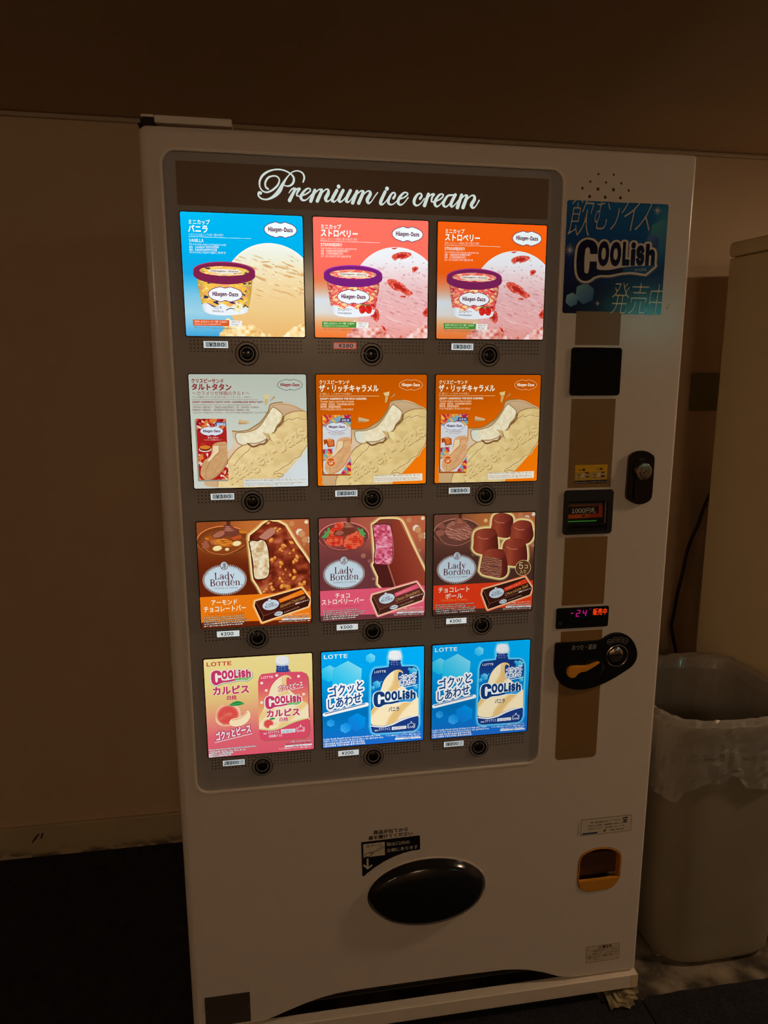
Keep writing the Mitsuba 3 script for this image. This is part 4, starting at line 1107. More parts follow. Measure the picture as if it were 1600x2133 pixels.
        A.field(lambda u, v: stops(u - .35 * v, [(200, (92, 30, 26)), (430, (104, 36, 28)), (520, (128, 46, 34)), (700, (150, 62, 44)), (900, (162, 80, 58))]), 8, bar)
        A.poly([(502,462),(644,464),(716,709),(593,703),(550,582)], (82, 32, 28)); A.line([(644,472),(672,558),(720,709)], 14, (176, 104, 84), 3); A.line([(757,42),(852,241),(1007,566)], 8, (206, 120, 84), 3)
        A.poly([(503,73),(566,35),(708,27),(679,82),(651,71)], (132, 62, 48))
        cream = Polygon(spline([(503,80),(566,75),(644,78),(668,104),(683,220),(687,337),(676,432),(644,461),(565,457),(520,444),(519,360),(526,287),(512,178),(503,80)], 4)).buffer(0)
        A.shape(cream.buffer(8), (88, 24, 26))
        A.field(lambda u, v: stops(nz(u, v, 26, 18, 19, 5), [(.28, (176, 44, 72)), (.42, (212, 84, 116)), (.55, (232, 138, 166)), (.7, (246, 190, 208))]), 4, cream)
        A.line([(668,104),(690,235),(694,367),(676,447),(644,469)], 5, (196, 120, 100), 4)
    else:
        for i, b in enumerate(BALLS):
            q = Polygon(spline(list(b) + [b[0]], 5)).buffer(0)
            x0, y0, x1, y1 = q.bounds
            A.field(lambda u, v, x0=x0, x1=x1: stops((u - x0) / (x1 - x0), [(0, (150, 62, 42)), (.3, (168, 76, 52)), (.6, (132, 50, 36)), (1, (84, 30, 24))]), 7, q)
            t = oval((x0 + x1) / 2 + 6, y0 + (y1 - y0) * .22, (x1 - x0) * .38, (y1 - y0) * .17, -8)
            A.field(lambda u, v, x0=x0, x1=x1: stops((u - x0) / (x1 - x0), [(0, (176, 88, 60)), (.5, (146, 60, 44)), (1, (112, 42, 32))]), 7, t)
            A.line([(x0 + (x1 - x0) * .18, y0 + (y1 - y0) * .30), (x0 + (x1 - x0) * .36, y0 + (y1 - y0) * .38), (x0 + (x1 - x0) * .6, y0 + (y1 - y0) * .39)], 7, (206, 130, 100), 5, 1)
        g = Polygon(spline([(477,454),(497,420),(568,433),(639,454),(672,470),(678,534),(667,641),(573,626),(495,601),(460,560),(477,454)], 3)).buffer(0)
        A.field(lambda u, v: mix((118, 64, 50), (196, 138, 110), ss(-.1, 1., np.sin((v - .12 * u) / 2.9 + 9 * nz(u, v, 46, 20, 23, 3)) * (.5 + nz(u, v, 14, 9, 4, 2)))), 3, g)
        c = [(895,557)][0]
        A.shape(Point(c).buffer(80), (96, 58, 36)); A.shape(Point(c).buffer(80).difference(Point(c).buffer(75)), '#e8d08a')
        A.text('5', [(c[0] - 48, c[1] + 10), (c[0] + 2, c[1] + 10)], 66, '#f0dc9c', 400); A.text('コ', [(c[0] + 8, c[1] + 6), (c[0] + 52, c[1] + 6)], 40, '#f0dc9c', 500); A.text('入り', [(c[0] - 34, c[1] + 54), (c[0] + 34, c[1] + 54)], 34, '#f0dc9c', 500)

    # band, badge, titles, pack
    A.poly([(0,696),(1007,689),(1001,976),(-1,953)], band)
    A.poly([(0, 942), (1000, 962), (1000, 1000), (0, 1000)], base[1])
    e = [(227,540)][0]
    parlour_badge(A, e[0], e[1], 178, 130)
    w = '#fbf4e6'
    if kind == 'almond':
        A.text('アーモンド', [(93,773),(333,776)], 46, w, 640); A.text('チョコレートバー', [(26,837),(409,838)], 50, w, 640)
        A.text('ALMOND CHOCOLATE BAR', [(65,873),(388,876)], 18, '#b4481c', 480)
        rows = ('Almond ice cream bar coated in', 'chocolate with roasted almonds', '초콜릿 아몬드 바 크런치 초코 코팅 아이스크림', '巧克力包裹的香草杏仁冰淇淋雪糕', '杏仁黑巧克力脆皮香草冰淇淋棒')
    elif kind == 'berry':
        A.text('チョコ', [(137,766),(283,771)], 44, w, 640); A.text('ストロベリーバー', [(9,829),(416,824)], 48, w, 640)
        A.text('CHOCO STRAWBERRY BAR', [(57,863),(372,865)], 18, '#c23a56', 480)
        rows = ('Strawberry ice cream with', 'strawberry puree dipped in chocolate', '초콜릿으로 감싼 딸기 아이스바', '巧克力包裹的草莓冰淇淋雪糕', '巧克力脆皮草莓冰淇淋棒')
    else:
        A.text('チョコレート', [(44,765),(364,767)], 50, w, 640); A.text('ボール', [(115,829),(292,830)], 46, w, 640)
        A.text('CHOCOLATE BALL', [(77,859),(348,860)], 20, '#ffa040', 480)
        rows = ('Chocolate ice cream bites covered', 'in chocolate coating', '초콜릿으로 코팅된 한입 크기의 초콜릿 아이스크림', '巧克力包裹的一口大小的巧克力冰淇淋', '一口大小的巧克力冰淇淋，外面包裹着巧克力')
    for i, s in enumerate(rows):
        L = .30 + .012 * len(s) * (2.0 if ord(s[0]) > 0x2000 else 1)
        A.text(s, [(22, 899 + i * 20.5), (22 + min(.40, L * .55) * 1000, 895 + i * 20)], 11, w, 600, True, halo=(2.6, tuple(int(x * .6) for x in base[1])))
    # pack: an oblique carton
    A.field(lambda u, v: mix(band, (255, 240, 190), ss(26, 4, shapely.distance(shapely.points(u, v), PACK)) * .85), 8, PACK.buffer(22))
    dk = {'almond': (74, 26, 18), 'berry': (92, 46, 38), 'ball': (62, 28, 20)}[kind]
    A.shape(PACK, dk)
    A.poly(PK[0], dk); A.poly(PK[1], tuple(int(x * .72) for x in dk)); A.poly(PK[2], tuple(int(x * .82) for x in dk))
    A.poly(PK[3], band)
    A.line(PK[4], 2, (190, 140, 100)); A.line(PK[5], 2, (190, 140, 100))
    parlour_badge(A, *[(631,800)][0], 76, 48, -12, True)
    A.shape(oval(*[(699,889)][0], 40, 20, -12), '#cfe0ea'); A.text('Borden', [(669,900),(730,888)], 15, '#5a2f34', 650)
    name = {'almond': 'Almond Chocolate', 'berry': 'Choco Strawberry', 'ball': 'Chocolate Ball'}[kind]
    A.text(name, [(716,838),(950,751)], 30, '#d8a860', 440, skew=.32)
    A.text({'almond': 'アーモンドチョコレートバー', 'berry': 'チョコストロベリーバー', 'ball': 'チョコレートボール'}[kind], [(726,766),(874,716)], 14, '#ffd8b0', 500, True)
    A.text('種類別アイスクリーム', [(857,809),(981,773)], 13, '#f4ece0', 700, True)
    A.text('ALMOND CHOCOLATE' if kind == 'almond' else name.upper(), [(752,885),(893,837)], 11, '#d8b890', 400, True)
    A.text('※写真、イラストはイメージです。', [(788,914),(991,908)], 13, '#f6ecd8', 560, True)
    A.text('原材料に含まれるアレルギー物質（28品目中）', [(736,933),(989,934)], 12, '#3a1c14', 600, True, halo=(2, '#d0b8a0'))
    A.poly([(728,940),(990,945),(990,959),(728,957)], '#dfe6ea'); A.text('乳成分・アーモンド・大豆' if kind == 'almond' else '乳成分・大豆', [(787,956),(938,958)], 11, '#40302c', 500, True)
    A.text('本品はライセンスに基づいて製造されております。 国産', [(698,972),(988,977)], 11, '#f6ecd8', 560, True)
    return A


PK = [[(494,760),(916,654),(992,767),(561,905)], [(494,760),(561,905),(548,961),(486,802)], [(561,905),(992,767),(971,832),(548,961)], [(703,752),(920,667),(946,707),(714,787)], [(561,905),(992,767)], [(494,760),(561,905),(548,961)]]
PACK = unary_union([Polygon(p).buffer(1) for p in PK[:3]])


def cool_logo(A, tr, ink, rim, sub, subink, edge=None):
    """heavy condensed logo: a tall C whose foot runs into a swoosh under the other letters; tr maps the unit logo (0..1000 x 0..560) to the card"""
    C = Polygon(spline([(255, 190), (250, 95), (205, 25), (130, 0), (60, 25), (14, 95), (0, 220), (2, 360), (22, 470), (70, 535), (135, 550), (190, 525), (215, 500)], 4).tolist() + spline([(215, 500), (300, 470), (420, 470), (560, 440), (700, 430), (830, 450)], 4).tolist() + [(875, 455), (990, 345), (985, 335)]
                + spline([(985, 335), (850, 345), (700, 350), (560, 370), (420, 400), (300, 400), (255, 385)], 4).tolist() + [(250, 290), (165, 290), (162, 380), (150, 440), (128, 452), (105, 430), (98, 350), (96, 220), (102, 130), (128, 98), (155, 120), (165, 190)]).buffer(0)
    rest = []
    for ch, x0, x1, y0 in (('O', 262, 400, 20), ('O', 412, 550, 28), ('L', 566, 660, 25), ('i', 672, 730, 30), ('s', 738, 846, 70), ('h', 858, 980, 48)):
        g, adv = glyph(ch, 850)
        g = unary_union(polys(g)).buffer(.022, quad_segs=3)
        a = g.bounds
        base = 345 if ch != 'O' else 352
        g = affinity.translate(g, -a[0], -a[1])
        sx, sy = (x1 - x0) / (a[2] - a[0]), (base - y0) / (a[3] - a[1])
        rest.append(affinity.affine_transform(g, [sx, 0, 0, -sy, x0, base]))
    g0 = unary_union([C] + rest)
    m = lambda g: shapely.transform(g, lambda p: np.array([tr(*q) for q in p]))
    hull = unary_union([Polygon(p.exterior) for p in polys(g0.buffer(26, quad_segs=3))])
    if edge:
        A.shape(affinity.translate(m(hull.buffer(10)), 3, 4), edge)
    A.shape(m(hull), rim)
    A.shape(m(g0), ink)
    A.shape(m(C.intersection(Polygon([(560, 300), (1000, 300), (1000, 500), (640, 500), (590, 420)]))), sub)
    t0, t1 = tr(735, 425), tr(885, 405)
    A.text('クーリッシュ', [t0, t1], abs(tr(0, 42)[1] - tr(0, 0)[1]), subink, 700, True)


def aff(p0, p1, hgt, skew=0.0):
    """map of the unit logo with (0, 345) at p0, (1000, 345) at p1 and the given height of 345 units"""
    (u0, v0), (u1, v1) = p0, p1
    k = (u1 - u0) / 1000
    return lambda x, y: (u0 + x * k + (345 - y) * skew * k, v0 + (v1 - v0) * x / 1000 + (y - 345) * hgt / 345)


def pouch_card(kind):
    A = Art(CW, CH)
    pea = kind == 'peach'
    if pea:
        A.field(lambda u, v: stops(v + .03 * (u - 500), [(0, (240, 224, 150)), (250, (236, 220, 140)), (420, (232, 196, 130)), (600, (232, 150, 124)), (780, (226, 104, 118)), (1000, (224, 92, 112))]), 16)
    else:
        A.field(lambda u, v: mix(stops(v, [(0, (2, 166, 244)), (250, (0, 164, 240)), (500, (4, 132, 206)), (660, (0, 112, 186)), (800, (6, 120, 204)), (1000, (30, 104, 206))]), (0, 176, 252), ss(560, 900, u) * ss(720, 250, v) * .8), 16)
        for c, r, a, b in (([(73,223)][0], 88, (20, 186, 236), (112, 214, 244)), ([(243,264)][0], 162, (30, 190, 240), (118, 216, 246)), ([(472,92)][0], 52, (40, 186, 244), (120, 220, 250)), ([(333,752)][0], 98, (20, 124, 216), (0, 146, 234)), ([(224,802)][0], 58, (60, 170, 246), (10, 140, 230)), ([(81,738)][0], 42, (60, 170, 240), (20, 140, 224))):
            A.field(lambda u, v, c=c, r=r, a=a, b=b: mix(a, b, np.clip(.5 + (u - c[0] + (c[1] - v)) / (2.4 * r), 0, 1)), 10, hexagon(c[0], c[1], r, 4))
    w = '#eef4f6'
    A.text('LOTTE', [(22,71),(254,71)] if pea else [(21,70),(252,71)], 40, '#c23430' if pea else w, 700, track=.02)

    # the pouch
    tr0 = np.array([(481,273),(496,222),(517,201),(651,194),(651,165),(772,166),(776,197),(894,203),(927,222),(945,261),(949,345),(947,575),(951,824),(935,870),(899,890),(702,890),(522,886),(486,869),(474,814),(475,568)], float)
    d = np.array((8, -20)) if pea else np.array((0, 0))
    tr0 = tr0 + d
    pou = Polygon(spline(np.vstack([tr0, tr0[:1]]), 1)).buffer(-10).buffer(20, quad_segs=6).buffer(-10)
    O = lambda pts: [tuple(np.array(p) + d) for p in pts]
    W = lambda pts: [tuple(np.array(p) + d - ((0, 42) if pea else (0, 0))) for p in pts]
    if pea:
        A.shape(affinity.translate(pou, 9, 7).buffer(2), (172, 96, 84))
    else:
        def glow(u, v):
            return mix(stops(v, [(0, (2, 166, 244)), (500, (4, 140, 214)), (1000, (20, 112, 206))]), (120, 226, 255), ss(34, 2, shapely.distance(shapely.points(u, v), GL)) * .8)
        GL = unary_union([pou, Polygon(O([(648,90),(665,32),(758,30),(776,99),(769,166),(651,162)]))])
        A.field(glow, 8, GL.buffer(30))
    deep = (222, 78, 106) if pea else (26, 56, 128)

    def skin(u, v):
        if pea:
            return stops(v, [(240, (222, 84, 112)), (330, (228, 96, 108)), (470, (236, 150, 108)), (600, (232, 180, 120)), (760, (222, 76, 104)), (1000, (216, 66, 100))])
        return stops(v, [(240, (24, 54, 126)), (330, (22, 74, 150)), (420, (6, 118, 196)), (520, (0, 150, 220)), (700, (20, 110, 190)), (760, (24, 54, 128)), (1000, (22, 52, 124))])
    A.field(skin, 9, pou)
    if pea:
        for c in [(664,205),(869,227),(522,272),(562,350),(912,415),(515,470)]:
            A.shape(Point(c).buffer(14), '#f6ead8')
    else:
        for c, r in (([(532,369)][0], 42), ([(577,342)][0], 8), ([(855,231)][0], 18), ([(894,258)][0], 44), ([(917,428)][0], 26), ([(493,402)][0], 22)):
            A.field(lambda u, v, c=c, r=r: mix((16, 140, 210), (110, 210, 240), np.clip(.5 + (u - c[0] - v + c[1]) / (2.4 * r), 0, 1)), 8, hexagon(c[0], c[1], r, 4).intersection(pou))
    swl = Polygon(spline(O([(475,645),(523,557),(573,424),(602,335),(651,271),(708,233),(758,229),(788,250),(791,273),(765,252),(748,262),(744,315),(759,369),(816,427),(874,492),(951,552),(952,723),(869,731),(774,754),(687,794),(601,809),(529,803),(474,775),(475,645)]), 4)).buffer(0).intersection(pou)

    def cream(u, v):
        t = np.sin((u * .9 + v * .62) / 42. + .9 * np.sin(v / 90.))
        return mix((244, 230, 190), (226, 192, 126), ss(.1, .9, t)) if not pea else mix((248, 234, 196), (240, 204, 130), ss(.2, .95, t) * .8)
    A.field(cream, 7, swl)
    A.line(O([(708,237),(710,297),(730,375),(773,431)]), 6, (214, 180, 116), 5)
    A.poly(W([(474,795),(529,807),(601,813),(687,795),(774,756),(869,733),(952,727),(953,750),(869,753),(774,778),(687,813),(601,829),(522,822),(474,808)]), '#d8d890' if pea else '#dfe8ee', 2)
    A.shape(Polygon(spline(W([(474,808),(522,820),(601,829),(687,813),(774,776),(869,747),(956,732)]), 3).tolist() + O([(958,942),(471,899)])).buffer(0).intersection(pou), deep)
    # neck and cap
    A.poly(O([(653,128),(673,118),(754,127),(772,140),(765,154),(772,174),(769,195),(655,192),(651,165),(658,151)]), (36, 72, 150) if pea else (26, 56, 128))
    A.line(O([(660,149),(765,154)]), 3, (90, 120, 190)); A.line(O([(660,167),(765,173)]), 3, (70, 100, 176))
    for p in O([(680,142),(701,145),(729,145),(678,167),(701,172),(733,171)]):
        A.shape(sbox(p[0] - 2, p[1] - 7, p[0] + 2, p[1] + 7), '#aab4cc')
    cap = Polygon(spline(O([(648,105),(653,46),(680,29),(722,28),(761,40),(772,61),(776,114),(758,128),(708,132),(666,123),(648,105)]), 3)).buffer(0)
    A.field(lambda u, v: mix((216, 228, 236) if pea else (204, 220, 240), (244, 246, 246), ss(-.2, .8, np.sin(u / 3.2)) * .6 + .4 * ss(810, 720, u)), 3, cap)
    A.shape(Polygon(O([(648,99),(708,121),(776,108),(775,118),(708,132),(648,110)])), (190, 206, 224))
    A.text('LOTTE', O([(508,247),(624,246)]), 22, w, 700)

    # slogans
    if pea:
        A.text('ゴクッとピース', [(676,365),(909,325)], 46, w, 760, skew=.12, halo=(6, (206, 84, 96)))
        A.line([(670,379),(911,341)], 5, w)
        cool_logo(A, aff([(61,206)][0], [(433,201)][0], 92), '#c63a6c', '#f4eee0', '#6cbc60', '#eef6e4', (150, 170, 160))
        A.text('×', [(233,267),(244,267)], 10, '#b0486a', 600)
        A.text('カルピス', [(64,354),(408,354)], 74, '#c4376a', 860, halo=(5, '#f4e6c8', 1))
        A.text('白桃', [(190,412),(285,415)], 38, '#c4376a', 700)
        cool_logo(A, aff([(548,493)][0], [(896,490)][0], 84), '#c63a6c', '#f8f2e6', '#6cbc60', '#eef6e4')
        A.text('×', [(712,542),(723,542)], 9, '#b0486a', 600)
        A.text('カルピス', [(551,620),(876,623)], 68, '#c4376a', 860, halo=(5, '#f8f0dc', 1))
        A.text('白桃', [(672,674),(760,676)], 36, '#c4376a', 700, halo=(4, '#f8f0dc'))
        for k, (c, s) in enumerate(((([(192,574)][0]), 1.0), (([(570,693)][0]), .44))):
            Q = lambda x, y: (c[0] + x * s, c[1] + y * s)
            body = Polygon(spline([Q(*p) for p in ((-110, 20), (-92, -62), (-40, -106), (10, -100), (60, -108), (108, -72), (124, 0), (100, 70), (30, 108), (-50, 104), (-100, 66), (-110, 20))], 5)).buffer(0)
            A.field(lambda u, v: mix(mix((238, 150, 116), (224, 82, 76), ss(.15, .5, nz(u, v, 90 * s, 80 * s, 5, 2) + .20 * (c[1] - v + 40) / (110 * s))), (250, 214, 180), ss(80 * s, 118 * s, np.hypot(u - c[0] - 6 * s, v - c[1]))), 7 * s + 2, body)
            A.line([Q(*p) for p in ((8, -96), (-30, -40), (-42, 30), (-34, 100))], 5 * s, (206, 96, 80), 5)
            A.poly([Q(*p) for p in ((16, -98), (60, -130), (110, -138), (160, -108), (110, -94), (60, -92))], (40, 150, 70), 4); A.line([Q(*p) for p in ((16, -98), (90, -112), (158, -108))], 2.5 * s, (130, 200, 130), 3)
            sl = Polygon(spline([Q(*p) for p in ((14, 70), (40, 40), (100, 30), (160, 0), (184, -32), (206, -22), (212, 30), (180, 84), (120, 118), (60, 118), (24, 100), (14, 70))], 5)).buffer(0)
            A.field(lambda u, v: mix((250, 226, 176), (250, 240, 206), nz(u, v, 40, 40, 9)), 8, sl)
            A.line([Q(*p) for p in ((44, 50), (100, 44), (160, 12), (186, -20))], 5 * s, (226, 120, 96), 5)
        A.text('ゴクッとピース', [(75,822),(410,758)], 74, w, 800, skew=.12, halo=(8, (196, 70, 104)))
        A.line([(67,844),(415,780)], 6, w)
        A.text('種類別', [(520,798),(555,798)], 13, w, 500, True); A.text('ラクトアイス', [(563,798),(673,795)], 28, w, 560); A.text('白桃果汁 5%', [(570,834),(699,835)], 26, w, 500)
        bub, man, tiny = [(687,761),(827,763),(825,802),(687,806)], [(875,769)][0], w
    else:
        big = dict(skew=.14)
        blue = '#1d4486'
        for s, a, h in (('ゴクッと', [(60,466),(410,404)], 96), ('しあわせ', [(38,590),(388,531)], 96)):
            u = unary_union([p.buffer(0) for p in polys(A.lettering(s, a, h, 700, **big))]).buffer(17, quad_segs=3)
            A.shape(unary_union([Polygon(p.exterior) for p in polys(u)]), w)
        A.line([(23,644),(432,569)], 42, w); A.line([(27,635),(416,560)], 8, blue)
        for s, a, h in (('ゴクッと', [(60,466),(410,404)], 96), ('しあわせ', [(38,590),(388,531)], 96)):
            A.text(s, a, h, blue, 660, **big)
        for p in [(120,593),(213,576),(306,559)]:
            A.shape(Polygon([(p[0] - 8, p[1] + 4), (p[0], p[1] - 9), (p[0] + 9, p[1] + 2)]), (60, 120, 190))
        for s, a, h in (('ゴクッと', [(756,345),(927,313)], 48), ('しあわせ', [(749,399),(917,378)], 44)):
            A.text(s, a, h, blue, 600, skew=.14, halo=(7, w, 1))
        A.line([(741,427),(939,398)], 7, w)
        cool_logo(A, aff([(500,546)][0], [(927,541)][0], 104), '#16386f', '#e6f0f4', '#1a88cc', '#dcecf4')
        A.text('バニラ', [(648,659),(757,660)], 44, '#22406a', 700)
        A.text('種類別', [(507,860),(548,861)], 13, w, 500, True); A.text('ラクトアイス', [(550,859),(667,859)], 28, w, 560)
        bub, man, tiny = [(680,828),(825,826),(827,860),(679,863)], [(876,825)][0], w
    A.poly(bub, '#dfe6ec')
    b0, b1 = np.array(bub[3]), np.array(bub[2])
    A.text('よくもみほぐして', [tuple(b0 + (10, -20)), tuple(b1 + (-12, -19))], 12, '#50607c', 600, True); A.text('お召し上がりください', [tuple(b0 + (10, -6)), tuple(b1 + (-12, -5))], 12, '#50607c', 600, True)
    mu, mv = man
    A.shape(unary_union([Point(mu, mv - 34).buffer(7), LineString([(mu - 26, mv + 34), (mu - 26, mv - 8), (mu - 18, mv - 20), (mu + 18, mv - 20), (mu + 26, mv - 8), (mu + 26, mv + 34)]).buffer(2), LineString([(mu - 36, mv - 14), (mu - 36, mv + 28)]).buffer(2), LineString([(mu + 36, mv - 14), (mu + 36, mv + 28)]).buffer(2), LineString([(mu - 18, mv + 30), (mu - 8, mv + 12), (mu + 2, mv + 30), (mu + 14, mv + 10), (mu + 20, mv + 30)]).buffer(2)]), w)
    rows = (('Delicious sweet and sour taste. Frozen drink ice with peach flavor.', '새콤달콤 칼피스와 백도의 맛', '酸甜可口 心心相印的滋味', '酸甜可口的滋味白桃口味') if pea else
            ('Coolish Vanilla Smooth texture drinking ice to enjoy with 1 hand.', '시원하고 부드러운 식감의 아이스를 한손으로 즐길 수 있는 음료타입의 아이스', '口感冰凉柔滑 单手即可享用的 香草口味冰淇淋', '口感冰涼柔滑 可單手享用的 香草口味冰淇淋'))
    ends = [(7,924),(454,920),(7,948),(349,948),(6,971),(234,966),(5,993),(212,987)] if pea else [(3,913),(570,914),(4,936),(599,940),(3,962),(408,962),(3,985),(415,986)]
    for i, s in enumerate(rows):
        A.text(s, [ends[2 * i], ends[2 * i + 1]], 17, w, 640, True, halo=(2.2, (150, 100, 110)) if pea else None)
    fin = [(776,905),(979,907),(727,928),(978,926),(659,967),(977,974),(658,985),(836,988)] if pea else [(782,911),(977,911),(615,924),(977,934),(720,949),(970,954),(615,920),(775,926)]
    A.text('※写真、イラストはイメージです。', fin[0:2], 14, w, 560, True, halo=(1.6, (140, 100, 110) if pea else (30, 90, 170)))
    A.text('原材料に含まれるアレルギー物質（28品目中）', fin[2:4] if pea else fin[4:6], 13, w if not pea else '#40343c', 560, True)
    A.poly([(720,932),(980,934),(978,952),(719,950)] if pea else [(713,953),(976,958),(976,974),(713,971)], '#dfe6ea')
    A.text('乳成分・大豆・もも' if pea else '卵・乳成分', [(800,949),(900,950)] if pea else [(811,970),(877,971)], 12, '#40485c', 560, True)
    A.text('※くわしい情報は公式サイトのアレルギー情報をご確認ください', fin[4:6] if pea else fin[2:4], 13, w, 560, True)
    return A


CARDS = [cup_card('vanilla'), cup_card('red'), cup_card('orange'), sandwich_card('tart'), sandwich_card('caramel'), None, bar_card('almond'), bar_card('berry'), bar_card('ball'), pouch_card('peach'), pouch_card('vanilla'), None]
CARDS[5], CARDS[11] = CARDS[4], CARDS[10]
CARD_LABELS = ['sky blue lit panel with a vanilla ice cream cup and scoop', 'salmon red lit panel with a strawberry ice cream cup', 'orange lit panel with a strawberry ice cream cup', 'pale grey lit panel with an apple tart wafer sandwich', 'orange lit panel with a caramel wafer sandwich, middle column', 'orange lit panel with a caramel wafer sandwich, right column',
               'brown lit panel with an almond chocolate bar', 'brown and pink lit panel with a strawberry chocolate bar', 'brown and red lit panel with five chocolate balls', 'yellow to pink lit panel with a peach drink pouch', 'blue lit panel with a vanilla drink pouch, middle column', 'blue lit panel with a vanilla drink pouch, right column']
GAIN = [1.0, 1.0, .86, .82, .80, .76, .80, .74, .62, .80, .90, .74]
PRICES = ['¥380'] * 6 + ['¥300'] * 3 + ['¥200'] * 3
YP = DY - .0022
for i, A in enumerate(CARDS):
    c, r = i % 3, i // 3
    x, z = CX[c], CZ[r]
    k = A.put('product_panel', x, z, YP - .0003, VM, 'm_lit_print', GAIN[i], CARD_LABELS[i])
    put('edge', slab(rrect(x - .0018, x + CW + .0018, z - CH - .0018, z + .0018, .004), YP - .0001, DY + .001), 'm_rim_dark', False, k, 'dark edge')
    # price label in its slot
    L = Art(.042, .0118, 12, 281)
    red = i == 1
    if red:
        L.shape(L.clip, '#c84a30'); L.shape(sbox(30, 34, 970, 250), '#b07868')
    else:
        L.shape(L.clip, '#d6dedf')
        if r < 2 or i in (9, 11):
            L.field(lambda u, v: stops(u, [(60, (128, 134, 136)), (700, (186, 196, 198)), (960, (150, 160, 164))]), 60, sbox(80, 34, 950, 240))
    if i == 9:
        L.text('¥', [(20, 262), (110, 262)], 130, '#3c4656', 500)
    L.text(PRICES[i], [(170 + 60 * (r < 2), 218), (740 + 120 * (r < 2), 214)], 152, '#23292e', 700 if i > 8 else 560)
    lx, lz = x + (.0285, .0325, .0290)[c] + (.0, -.0005, -.0015, -.0020)[r], z - CH - (.0083, .0098, .0083, .0095)[r]
    k2 = L.put('price_label', lx, lz, DY - .0014, VM, 'm_lit_print', (.82, .80, .80, .70)[r] * (.9 if red else 1))
    put('slot', slab(rrect(lx - .0008, lx + .0428, lz - .0126, lz + .0008, .0008), DY - .0012, DY + .001), 'm_panel_dark', False, k2)

# the dotted pattern printed under each product panel
for r in range(4):
    for c in range(3):
        x, z = CX[c], CZ[r] - CH - .0075
        bz = CZ[r] - (.2327, .2302, .2300, .2324)[r]
        pts = [(x + .0062 + .0064 * i, z - .0062 * j) for i in range(31) for j in range(4)]
        pts = [p for p in pts if math.hypot(p[0] - x - .1027, p[1] - bz) > .0225 and not (x + .0255 < p[0] < x + .0765 and -.0145 < p[1] - z < .001)]
        dots = join(*[slab(Point(p).buffer(.00135, quad_segs=2), DY - .0003, DY) for p in pts])
        k = put('dot_pattern', dots, 'm_rim_dark', False, VM)
        labels[k] = {'kind': 'stuff'}

# header lettering: brush strokes of varying width (x, z, width)
def stroke(pts, n=7):
    p = spline(pts, n)
    return unary_union([unary_union([Point(a[:2]).buffer(max(a[2], .0004) / 2, quad_segs=5), Point(b[:2]).buffer(max(b[2], .0004) / 2, quad_segs=5)]).convex_hull for a, b in zip(p[:-1], p[1:])])


